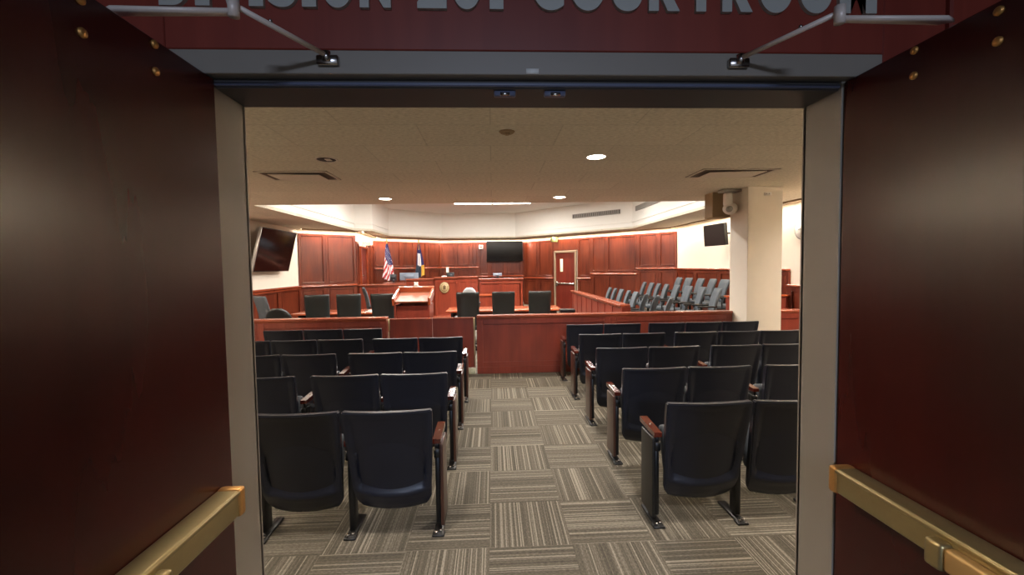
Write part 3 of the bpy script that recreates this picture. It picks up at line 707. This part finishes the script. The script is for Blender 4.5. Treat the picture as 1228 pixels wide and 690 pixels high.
b = MB(); b.box(-.36, .36, .56, .62, -.06, .115, bev=.006, M=Mt); b.build('back_ledge', W_TABLE, t, smooth=False)
b = MB(); b.box(.10, .30, -.245, -.225, .735, .755, bev=.003); b.build('shelf_edge', M_GOLD, t)['label'] = 'yellow strip inside the lectern'
b = MB(); b.sph((0, 0, .03), .045, .035, .035); b.cyl((-.02, 0, .05), (-.03, 0, .085), .012, .018); b.cyl((.02, 0, .05), (.03, 0, .085), .012, .018); b.box(-.06, .06, -.04, .04, 0, .012, bev=.004)
tag(b.build('microphone_base', M_PLASW, loc=(-1.55, 8.83, 1.352)), 'small white conference device on the top of the lectern', 'microphone')

# ------------------------------------------------------------------ judge's bench, clerk desk, witness stand
def desk_front(b, P, Q, z, npan, depth=.06, m=W_RAIL, z0=0.0):
    L = dist(P, Q); M = seg_matrix(P, Q)
    b.box(0, L, 0, depth, z0, z-.04, m=m, M=M)
    for k in range(npan):
        a, c = L*k/npan, L*(k+1)/npan; f = .07
        for q in ((a, a+f, z0+.08, z-.1), (c-f, c, z0+.08, z-.1), (a+f, c-f, z-.19, z-.1), (a+f, c-f, z0+.08, z0+.17)): b.box(q[0], q[1], -.018, 0, q[2], q[3], bev=.004, m=m, M=M)
    b.box(0, L, -.03, 0, z0, z0+.09, bev=.004, m=m, M=M)
def desk_cap(b, P, Q, z, m=W_CAP, w0=-.07, w1=.32):
    L = dist(P, Q); M = seg_matrix(P, Q); b.box(-.01, L+.01, w0, w1, z-.04, z, bev=.008, m=m, M=M); b.box(0, L, w0+.03, .0, z-.075, z-.04, bev=.008, m=m, M=M)
W_BENCH = wood('cherry_bench', (112, 42, 26), (142, 58, 36), rough=.3, coat=.25)
# platform
b = MB(); b.prism([(-4.3, 14.55), (1.05, 14.75), (1.2, 18.5), (-2.2, 18.5), (-4.4, 16.6)], 0, .45); struct(b.build('bench_platform', M_CARPET, smooth=False), 'raised floor behind the bench', 'platform')
t = thing('judge_bench', 'long cherry judge bench with round seal on its front', 'bench', (-1.7, 14.6, 0)); off = Vector((-1.7, 14.6))
def loc(p): return (p[0]-off.x, p[1]-off.y)
segs = [((-2.80, 14.15), (-1.92, 14.42), 1.375, 1), ((-1.90, 14.30), (-1.14, 14.30), 1.415, 1), ((-1.14, 14.30), (-.50, 14.30), 1.425, 2)]
for i, (P, Q, z, n_) in enumerate(segs):
    b = MB(); desk_front(b, loc(P), loc(Q), z, n_, m=W_BENCH); b.build('front_panel', W_BENCH, t, smooth=False)
    b = MB(); desk_cap(b, loc(P), loc(Q), z); b.build('bench_cap', W_CAP, t, smooth=False)
b = MB(); b.box(-.50-off.x-.05, -.50-off.x, 14.36-off.y, 15.3-off.y, 0, 1.38); b.build('side_panel', W_BENCH, t, smooth=False)
b = MB(); b.box(-1.95-off.x, -.48-off.x, 13.95-off.y, 14.26-off.y, 0, .16, bev=.01); b.build('step', W_CAP, t, smooth=False)
b = MB(); sc0 = (-1.585-off.x, 14.28-off.y, 1.07)
def disc(b, r0, r1, y0, y1, m, rz=1.15, n=40):
    tb = bmesh.new(); 
    bmesh.ops.create_cone(tb, cap_ends=True, segments=n, radius1=r1, radius2=r1*.97, depth=y1-y0)
    M = Matrix.Translation((sc0[0], sc0[1]-(y0+y1)/2, sc0[2])) @ Matrix.Diagonal((1, 1, rz, 1)) @ Matrix.Rotation(PI/2, 4, 'X'); b._merge(tb, M, m)
disc(b, 0, .165, 0, .020, M_SEAL2); disc(b, 0, .152, .020, .026, M_SEAL1); disc(b, 0, .112, .026, .031, M_SEAL2); disc(b, 0, .100, .031, .035, M_SEAL1)
b.sph((sc0[0], sc0[1]-.036, sc0[2]+.03), .05, .012, .05, m=M_SEAL2); b.box(sc0[0]-.045, sc0[0]+.045, sc0[1]-.045, sc0[1]-.03, sc0[2]-.06, sc0[2]-.01, bev=.008, m=M_SEAL2)
b.build('court_seal', M_SEAL1, t)['label'] = 'round cream and bronze seal'
t = thing('clerk_desk', 'low cherry clerk desk joined to the left end of the judge bench', 'desk', (-3.6, 14.2, 0)); off = Vector((-3.6, 14.2))
b = MB(); desk_front(b, loc((-4.25, 14.0)), loc((-3.15, 14.0)), 1.215, 2, m=W_BENCH); desk_front(b, loc((-3.15, 14.0)), loc((-2.83, 14.14)), 1.215, 1, m=W_BENCH); b.build('front_panel', W_BENCH, t, smooth=False)
b = MB(); desk_cap(b, loc((-4.25, 14.0)), loc((-3.15, 14.0)), 1.22); desk_cap(b, loc((-3.15, 14.0)), loc((-2.83, 14.14)), 1.222, w1=.2); b.build('desk_cap', W_CAP, t, smooth=False)
t = thing('witness_stand', 'cherry witness stand with wide ledge below the flat screen', 'witness stand', (.3, 14.6, 0)); off = Vector((.3, 14.6))
b = MB(); desk_front(b, loc((-.44, 14.5)), loc((1.0, 14.5)), 1.335, 2, m=W_BENCH); b.box(.60, .66, -.1, .75, 0, 1.295); b.build('front_panel', W_BENCH, t, smooth=False)
b = MB(); desk_cap(b, loc((-.46, 14.5)), loc((1.02, 14.5)), 1.34); M = seg_matrix(loc((-.44, 14.5)), loc((1.0, 14.5))); b.box(.06, 1.38, -.045, 0, 1.17, 1.20, bev=.006, m=W_CAP, M=M); b.build('stand_cap', W_CAP, t, smooth=False)
t = thing('reporter_desk', 'small low cherry desk in front of the witness stand', 'desk', (-.02, 13.8, 0))
b = MB(); b.box(-.42, .30, -.28, .25, .82, .86, bev=.006); b.build('desk_top', W_TABLE, t, smooth=False)
b = MB(); b.box(-.40, .28, -.24, -.20, 0, .82, bev=.004); b.box(-.40, -.36, -.2, .23, 0, .82); b.box(.24, .28, -.2, .23, 0, .82); b.build('desk_body', W_BENCH, t, smooth=False)
# credenza between the bench area and the side door (long low cabinet under the panels)
def monitor(x, y, z, w_, h_, m, label, rz=0, tilt=0):
    t = thing('computer_monitor', label, 'monitor', (x, y, z), rz)
    b = MB(); b.box(-w_/2, w_/2, -.02, .02, .07, .07+h_, bev=.008, seg=2); b.box(-w_/4, w_/4, -.045, -.02, .07+h_*.25, .07+h_*.75, bev=.01); b.build('screen_housing', m, t)
    b = MB(); b.box(-.03, .03, -.03, .01, .0, .12, bev=.005); b.box(-w_*.28, w_*.28, -.09, .09, 0, .015, bev=.004); b.build('monitor_stand', M_MOND, t)
# platform desk surface behind the bench
b = MB(); b.box(-3.7, -.55, 14.75, 15.35, 1.20, 1.235, bev=.004); b.box(-3.65, -3.6, 14.8, 15.3, .45, 1.2); b.box(-.62, -.57, 14.8, 15.3, .45, 1.2); tag(b.build('bench_worktop', W_BENCH, smooth=False), 'cherry worktop hidden behind the judge bench front', 'worktop')
monitor(-2.88, 15.1, 1.235, .64, .26, M_MON, 'wide blue grey monitor on the judge bench')
monitor(-3.40, 15.0, 1.235, .22, .22, M_MOND, 'black monitor left of the wide blue grey one', .5)
monitor(-1.45, 15.0, 1.235, .26, .25, M_MOND, 'small black monitor above the round seal')
b = MB(); b.box(-.1, .8, 14.56, 15.0, 1.27, 1.30)
monitor(.165, 14.68, 1.34, .30, .10, M_MON, 'small bluish monitor on the witness stand ledge'); b.bm.free()
b = MB(); b.sph((0, 0, .02), .09, .05, .02); b.box(-.08, .02, -.04, .04, .0, .02, bev=.004); b.box(-.03, .09, -.03, .03, .018, .035, bev=.004); tag(b.build('paper_stack', M_PAPER, loc=(-1.60, 14.36, 1.416)), 'small heap of white papers on the bench directly above the seal', 'papers')
b = MB(); b.box(-.05, .05, -.06, 0, -.10, .10, bev=.012, seg=2); tag(b.build('wall_sconce', mat('lit_cream_plate', (240, 225, 195), .5, emis=(255, 235, 200), estr=.7), loc=(-1.915, 18.55, 1.60+.02)), 'small glowing cream fixture on the panelling behind the bench', 'light')
b = MB(); b.box(-.09, .09, -.05, 0, -.09, .09, bev=.012, seg=2, m=M_PLASW); b.box(-.05, .05, -.056, -.05, -.03, .03, bev=.004, m=mat('strobe_red', (200, 90, 70), .4)); tag(b.build('fire_strobe', M_PLASW, loc=(-.48, 18.57, 2.58)), 'small white fire strobe left of the back wall screen', 'alarm')

# ------------------------------------------------------------------ flags
def flag(x, y, z0, ztop, zhem, label, kind, lean=0):
    t = thing('flag', label, 'flag', (x, y, z0))
    b = MB(); b.cyl((0, 0, 0), (0, 0, .06), .13, .11, n=20); b.cyl((0, 0, .06), (0, 0, .08), .05); b.build('flag_base', M_BRONZE, t)
    b = MB(); b.cyl((0, 0, .06), (0, 0, ztop-z0-.1), .013); b.build('flag_pole', M_BRONZE, t)
    b = MB(); b.sph((0, 0, ztop-z0-.04), .028, .02, .06); b.cyl((0, 0, ztop-z0-.12), (0, 0, ztop-z0-.09), .02); b.build('finial', M_BRONZE, t)
    H_ = ztop-.16-zhem; nu, nv = 48, 60
    bm = bmesh.new(); G_ = []
    for i in range(nu+1):
        row = []
        for j in range(nv+1):
            v = j/nv; a = 2*PI*i/nu; r = .03+.135*v**.75*(1 if kind == 'us' else .85)
            fold = 1+.28*math.sin(5*a+1.2*v+1)*min(1, v*2)+.12*math.sin(9*a+2)
            sway = .05*math.sin(2.6*v+.3)*v
            row.append(bm.verts.new((r*fold*math.cos(a)+sway, r*fold*math.sin(a)*.65, ztop-.16-z0-H_*v+.05*math.sin(a*2+1)*v)))
        G_.append(row)
    ms = [M_BLUE, M_FWHITE, M_RED, M_FGREEN, M_GOLD]
    for i in range(nu):
        for j in range(nv):
            f = bm.faces.new((G_[i][j], G_[i+1][j], G_[i+1][j+1], G_[i][j+1])); v = (j+.5)/nv; u = (i+.5)/nu
            fu = (i-nu*.75)/nu*2   # -.. front centre at a = 3pi/2
            if kind == 'us':
                if v < .56-.22*max(0, -fu*2.2)+.12*fu:
                    f.material_index = 1 if ((i*7+j*5) % 11 == 0 and v > .12) else 0
                else: f.material_index = 2 if int((u*16+v*9)) % 2 == 0 else 1
            else:
                if v < .28: f.material_index = 4 if (v < .16 and abs(fu) < .12) else 0
                elif v < .66: f.material_index = 1 if abs(fu+.03) < .22 else 0
                else: f.material_index = 4 if fu > .17 else 3
    b = MB(); b.bm.free(); b.bm = bm; b.mats = ms; o = b.build('flag_cloth', None, t, ang=80)
flag(-3.90, 16.3, .45, 2.80, 1.32, 'red, white and blue starred flag hanging on its pole', 'us')
flag(-2.85, 17.0, .45, 2.80, 1.42, 'blue and white flag with gold on its pole, right of the starred flag', 'co')

# ------------------------------------------------------------------ screens on the walls
def quad_screen(name, label, c, X, Z, w_, h_, th, mscr, side=None, mount=None):
    X = X.normalized(); Z = (Z-X*Z.dot(X)).normalized(); Y = Z.cross(X)  # local -y looks at the room
    t = thing(name, label, 'television', c)
    t.matrix_world = Matrix(((X.x, Y.x, Z.x, c[0]), (X.y, Y.y, Z.y, c[1]), (X.z, Y.z, Z.z, c[2]), (0, 0, 0, 1)))
    b = MB(); b.box(-w_/2, w_/2, -th/2, th/2, -h_/2, h_/2, bev=.006, seg=2, m=M_BEZEL); b.box(-w_/4, w_/4, th/2, th/2+.04, -h_/4, h_/4, bev=.01, m=M_BEZEL); b.build('housing', M_BEZEL, t)
    b = MB(); b.box(-w_/2+.018, w_/2-.018, -th/2-.003, -th/2, -h_/2+.022, h_/2-.018); b.build('screen', mscr, t, smooth=False)
    if side:
        s = side; x0, x1 = sorted((s*w_/2, s*(w_/2+.02))); b = MB(); b.box(x0, x1, -th/2, th/2, -h_/2, h_/2, bev=.003); b.build('edge_trim', M_SILVER, t)
    if mount:
        b = MB(); b.box(-.06, .06, th/2+.03, th/2+mount, -.05, .05, bev=.01); b.box(-.12, .12, th/2+mount-.02, th/2+mount, -.16, .16, bev=.006); b.build('wall_bracket', M_BLACK, t)
    return t
quad_screen('wall_television', 'large black flat screen tilted down on the left cream wall', Vector((-5.33, 10.93, 2.20)), Vector((0, 1, 0)), Vector((.26, .10, 1.05)), 1.72, 1.04, .07, M_SCREEN, side=-1, mount=.22)
quad_screen('wall_television', 'wide black flat screen on the cherry back wall', Vector((.53, 18.47, 2.38)), Vector((1, 0, 0)), Vector((0, 0, 1)), 1.54, .86, .07, M_SCREEN, mount=.09)
quad_screen('wall_television', 'small brownish screen on an arm beside the column', Vector((5.40, 10.30, 2.42)), Vector((.12, -1, .0)), Vector((-.10, .10, 1)), .80, .52, .09, M_BSCREEN)
b = MB(); b.box(-.04, 0, -.09, .09, -.14, .14, bev=.01, m=M_PLASW); b.tube([(-.03, 0, .03), (-.42, .25, .03)], .02, m=M_BLACK)
tag(b.build('screen_wall_mount', M_PLASW, loc=(5.93, 9.98, 2.42)), 'wall bracket and arm holding the small brownish screen', 'bracket')

# exit signs etc.
def exit_sign(locv, rz, label, m):
    t = thing('exit_sign', label, 'sign', locv, rz)
    b = MB(); b.box(-.14, .14, -.03, .03, -.11, .11, bev=.01, m=m); b.build('sign_housing', m, t)
    cu = bpy.data.curves.new('sign_text', 'FONT'); cu.body = 'EXIT'; cu.size = .12; cu.extrude = .002; cu.align_x = 'CENTER'; cu.align_y = 'CENTER'
    o = bpy.data.objects.new('sign_text', cu); C.objects.link(o); dg = bpy.context.evaluated_depsgraph_get(); me = bpy.data.meshes.new_from_object(o.evaluated_get(dg)); bpy.data.objects.remove(o)
    me.materials.clear(); me.materials.append(M_EXITT); q = bpy.data.objects.new('sign_text', me); C.objects.link(q); q.parent = t; q.rotation_euler = (PI/2, 0, 0); q.location = (0, -.033, 0)
M_EXITT = mat('exit_letters', (70, 110, 60), .5)
exit_sign((2.46, 17.2, 2.79), 0, 'green tinted exit sign high above the side door with the push bar', mat('exit_face', (150, 152, 96), .5))
exit_sign((-4.22, 14.75, 2.60), .5, 'pale exit sign above the side door at the left', M_EXITW)
t = thing('wall_clock', 'round wall clock on the cream wall behind the column', 'clock', (5.925, 8.02, 2.365))
b = MB(); b.cyl((0, 0, 0), (-.04, 0, 0), .205, n=40); b.build('clock_rim', M_GRILL, t)
b = MB(); b.cyl((-.04, 0, 0), (-.043, 0, 0), .185, n=40); b.build('clock_face', M_CLOCK, t)
b = MB(); b.box(-.05, -.045, -.006, .006, 0, .13); b.box(-.05, -.045, 0, .09, -.006, .006); b.build('clock_hands', M_BLACK, t)
# column gadgets
t = thing('security_camera', 'white bracket camera at the top of the column side', 'camera', (3.94, 6.80, 2.855)); t.scale = (1.35, 1.35, 1.35)
b = MB(); b.box(-.22, .0, -.07, .07, -.0, .03, bev=.006); b.build('ceiling_plate', M_GRILL, t)
b = MB(); b.box(-.17, -.09, -.05, .05, -.16, .0, bev=.03, seg=3); b.sph((-.10, 0, -.19), .085, .075, .07); b.build('camera_housing', M_PLASW, t)
b = MB(); b.cyl((-.14, -.06, -.20), (-.17, -.10, -.21), .035, n=16); b.build('camera_lens', M_GRILL, t)
t = thing('alarm_plate', 'small cream plate near the top of the column front', 'plate', (4.24, 6.535, 2.785))
b = MB(); b.box(-.06, .06, -.015, 0, -.025, .025, bev=.006); b.build('cover', M_PLASW, t)
b = MB(); b.cyl((-.02, -.015, 0), (-.02, -.019, 0), .008); b.cyl((.02, -.015, 0), (.02, -.019, 0), .008); b.build('port', M_GRILL, t)

# tray grilles
def grille(P, Q, t0, t1, z0, z1, label):
    M = seg_matrix(P, Q); t = thing('air_grille', label, 'vent', (0, 0, 0)); o0 = M @ Vector(((t0+t1)/2, 0, (z0+z1)/2)); t.location = o0
    M = Matrix.Translation(-o0) @ M
    b = MB(); b.box(t0, t1, -.015, -.002, z0, z1, m=M_DARK, M=M); b.build('backing', M_DARK, t, smooth=False)
    b = MB(); b.box(t0, t1, -.03, -.01, z0, z0+.018, M=M); b.box(t0, t1, -.03, -.01, z1-.018, z1, M=M); b.box(t0, t0+.018, -.03, -.01, z0, z1, M=M); b.box(t1-.018, t1, -.03, -.01, z0, z1, M=M)
    k = int((t1-t0)/.075)
    for i in range(1, k): x = t0+(t1-t0)*i/k; b.box(x-.022, x+.022, -.028, -.012, z0, z1, M=M)
    b.build('grille_frame', M_GRILL, t, smooth=False)
P, Q = TRAY[5], TRAY[6]; tt0 = dist(P, (2.905, 15.5)); tt1 = dist(P, (4.222, 14.139)); grille(P, Q, tt0, tt1, 3.41, 3.56, 'long grey air grille on the angled face of the white tray')
P, Q = TRAY[6], TRAY[7]; grille(P, Q, .33, 2.3, 3.41, 3.56, 'long grey air grille on the tray side, nearer the column')

# ------------------------------------------------------------------ ceiling fittings and their light
def downlight(x, y, z, lit, label, power=P_DOWN, r=.10, group='recessed round ceiling lights'):
    t = thing('recessed_downlight', label, 'ceiling light', (x, y, z), 0, group)
    b = MB(); n = 32
    for k in range(n):
        a0, a1 = 2*PI*k/n, 2*PI*(k+1)/n
        for (ra, za, rb, zb) in ((r+.02, 0, r+.018, -.008), (r+.018, -.008, r, -.006), (r, -.006, r-.004, .0)):
            vs_ = [b.bm.verts.new((ra*math.cos(a0), ra*math.sin(a0), za)), b.bm.verts.new((ra*math.cos(a1), ra*math.sin(a1), za)), b.bm.verts.new((rb*math.cos(a1), rb*math.sin(a1), zb)), b.bm.verts.new((rb*math.cos(a0), rb*math.sin(a0), zb))]
            b.bm.faces.new(vs_)
    b.build('trim_ring', M_OFF, t)
    b = MB(); b.cyl((0, 0, -.001), (0, 0, -.004), r-.003, n=32, m=M_LAMP if lit else M_DARK)
    if not lit: b.box(-.01, .05, -.04, .04, -.008, -.003, bev=.002, m=M_OFF)
    b.build('diffuser', M_LAMP, t)
    if lit:
        l = bpy.data.lights.new('downlight_beam', 'AREA'); l.shape = 'DISK'; l.size = 2*r-.01; l.energy = power; l.color = WARM; l.spread = math.radians(140)
        o = bpy.data.objects.new('downlight_beam', l); C.objects.link(o); o.parent = t; o.location = (0, 0, -.012)
downlight(1.142, 4.71, ZC, True, 'lit round recessed downlight nearest the doorway on the right')
downlight(-1.793, 7.47, ZC, True, 'lit round recessed downlight near the tray edge, left one')
downlight(1.164, 7.43, ZC, True, 'lit round recessed downlight near the tray edge, right one')
downlight(-1.762, 4.79, ZC, False, 'unlit round recessed fitting left of the lit one nearest the doorway')
downlight(-3.6, 6.2, ZC, True, 'lit round recessed downlight hidden behind the left jamb') if False else None
t = thing('smoke_detector', 'small flat round detector in the middle of the gallery ceiling', 'detector', (.145, 3.84, ZC))
b = MB(); b.cyl((0, 0, -.0), (0, 0, -.014), .07, .055, n=28); b.build('detector_base', M_BEAM, t)
b = MB(); b.cyl((0, 0, -.014), (0, 0, -.03), .025, .018, n=18); b.build('sensor', M_BEAM, t)
def diffuser(x, y, wx, wy, label, s):
    t = thing('ceiling_diffuser', label, 'vent', (x, y, ZC), 0)
    b = MB(); b.box(-wx/2, wx/2, -wy/2, wy/2, -.004, -.001, m=M_GAPD)
    b.build('dark_opening', M_GAPD, t, smooth=False)
    b = MB(); f = .035
    for q in ((-wx/2, wx/2, -wy/2, -wy/2+f), (-wx/2, wx/2, wy/2-f, wy/2), (-wx/2, -wx/2+f, -wy/2, wy/2), (wx/2-f, wx/2, -wy/2, wy/2)): b.box(*q, -.012, -.002, bev=.003)
    b.build('outer_frame', M_PAN, t, smooth=False)
    b = MB(); Mx = Matrix.Translation((0, 0, -.022)) @ Matrix.Rotation(s*.02, 4, 'Y')
    b.box(-wx/2+.12, wx/2-.12, -wy/2+.09, wy/2-.09, -.004, .004, bev=.003, M=Mx); b.build('centre_pan', M_PAN, t, smooth=False)
diffuser(-2.40, 5.60, .86, .52, 'square air diffuser in the ceiling, left side', 1)
diffuser(3.12, 5.56, .98, .52, 'square air diffuser in the ceiling, left of the column', -1)

def linear_light(x, y, z, L, label, group, power):
    t = thing('linear_light', label, 'ceiling light', (x, y, z), 0, group)
    b = MB(); b.box(-L/2-.02, L/2+.02, -.07, .07, -.03, 0, bev=.004); b.build('housing', M_PLASW, t, smooth=False)
    b = MB(); b.box(-L/2, L/2, -.055, .055, -.045, -.03, bev=.004); b.build('diffuser', M_LAMP, t, smooth=False)
    l = bpy.data.lights.new('linear_beam', 'AREA'); l.shape = 'RECTANGLE'; l.size = L; l.size_y = .11; l.energy = power; l.color = NEUT
    o = bpy.data.objects.new('linear_beam', l); C.objects.link(o); o.parent = t; o.location = (0, 0, -.055)
k = 0
for j, y in enumerate((14.62, 11.9, 9.6)):  # nearer lines are unseen fixtures added to light the tray
    for i, x in enumerate((-.615, .675) if j == 0 else (-2.6, -.615, .675, 2.8)):
        nm = ['left of the two', 'right of the two'][i] if j == 0 else ['far left', 'centre left', 'centre right', 'far right'][i]
        linear_light(x, y, ZT, 1.24, (f'thin bright linear light in the tray, {nm} seen over the ceiling edge' if j == 0 else f'added linear light hidden high in the tray, {nm}, {"second" if j == 1 else "third"} line from the bench'), 'linear lights in the ceiling tray', P_TRAY/6*(.55 if abs(x) > 2 else 1))
# wall-wash strips at the wall heads
def wash(P, Q, label, power, t0=.05, t1=None, off=.24):
    M = seg_matrix(P, Q); L = dist(P, Q) if t1 is None else t1; c = M @ Vector(((t0+L)/2, -off, ZC)); a = math.atan2(Q[1]-P[1], Q[0]-P[0])
    t = thing('wall_wash_light', label, 'ceiling light', c, a, 'linear wall washers along the panelled walls'); w_ = (L-t0)/2
    b = MB(); b.box(-w_, w_, -.035, -.02, -.03, .0); b.box(-w_, w_, .035, .045, -.012, .0); b.build('reflector_lip', M_BEAM, t, smooth=False)
    b = MB(); b.box(-w_, w_, -.02, .035, -.010, -.002); b.build('diffuser', M_LAMPW, t, smooth=False)
    l = bpy.data.lights.new('wash_beam', 'AREA'); l.shape = 'RECTANGLE'; l.size = 2*w_; l.size_y = .05; l.energy = power*(L-t0); l.color = WARM
    o = bpy.data.objects.new('wash_beam', l); C.objects.link(o); o.parent = t; o.location = (0, 0, -.016)
    return t
wash(PTS[1], PTS[2], 'wall washer above the left angled panels', P_WASH)
wash(PTS[2], PTS[3], 'wall washer above the short return wall', P_WASH*1.2)
wash(PTS[3], PTS[4], 'wall washer above the panels behind the flags', P_WASH)
wash(PTS[4], PTS[5], 'wall washer above the back wall screen', P_WASH)
wash(PTS[5], PTS[6], 'wall washer above the panels around the side door', P_WASH)
wash(PTS[6], PTS[7], 'wall washer along the cream wall beyond the jury chairs', P_WASH*.6, t1=6.2)
wash(PTS[6], PTS[7], 'wall washer along the cream wall beside the clock', P_WASH*3, t0=6.3, t1=12.0, off=.08)
wash(PTS[0], PTS[1], 'added wall washer on the left gallery wall, out of view', P_WASH*2.7, t0=.3, t1=6.4, off=.08)  # unseen washer added for gallery light and the right door's sheen
for x, nm in ((-3.4, 'far left'), (-.85, 'centre left'), (1.6, 'centre right'), (4.1, 'far right')):  # unseen downlights added to brighten the gallery and seat backs
    downlight(x, 1.9, ZC, True, f'added round downlight out of view just inside the doorway, {nm} one', power=P_GAL)
# foyer ceiling light
t = thing('foyer_light', 'cool square foyer ceiling light behind the viewer', 'ceiling light', (.1, -5.2, 3.295))
b = MB(); b.box(-.62, .62, -.32, .32, -.03, 0); b.build('housing', M_PLASW, t, smooth=False)
l = bpy.data.lights.new('foyer_beam', 'AREA'); l.shape = 'RECTANGLE'; l.size = 1.2; l.size_y = .6; l.energy = P_FOYER; l.color = COOL
o = bpy.data.objects.new('foyer_beam', l); C.objects.link(o); o.parent = t; o.location = (0, 0, -.035)
bpy.context.view_layer.update()
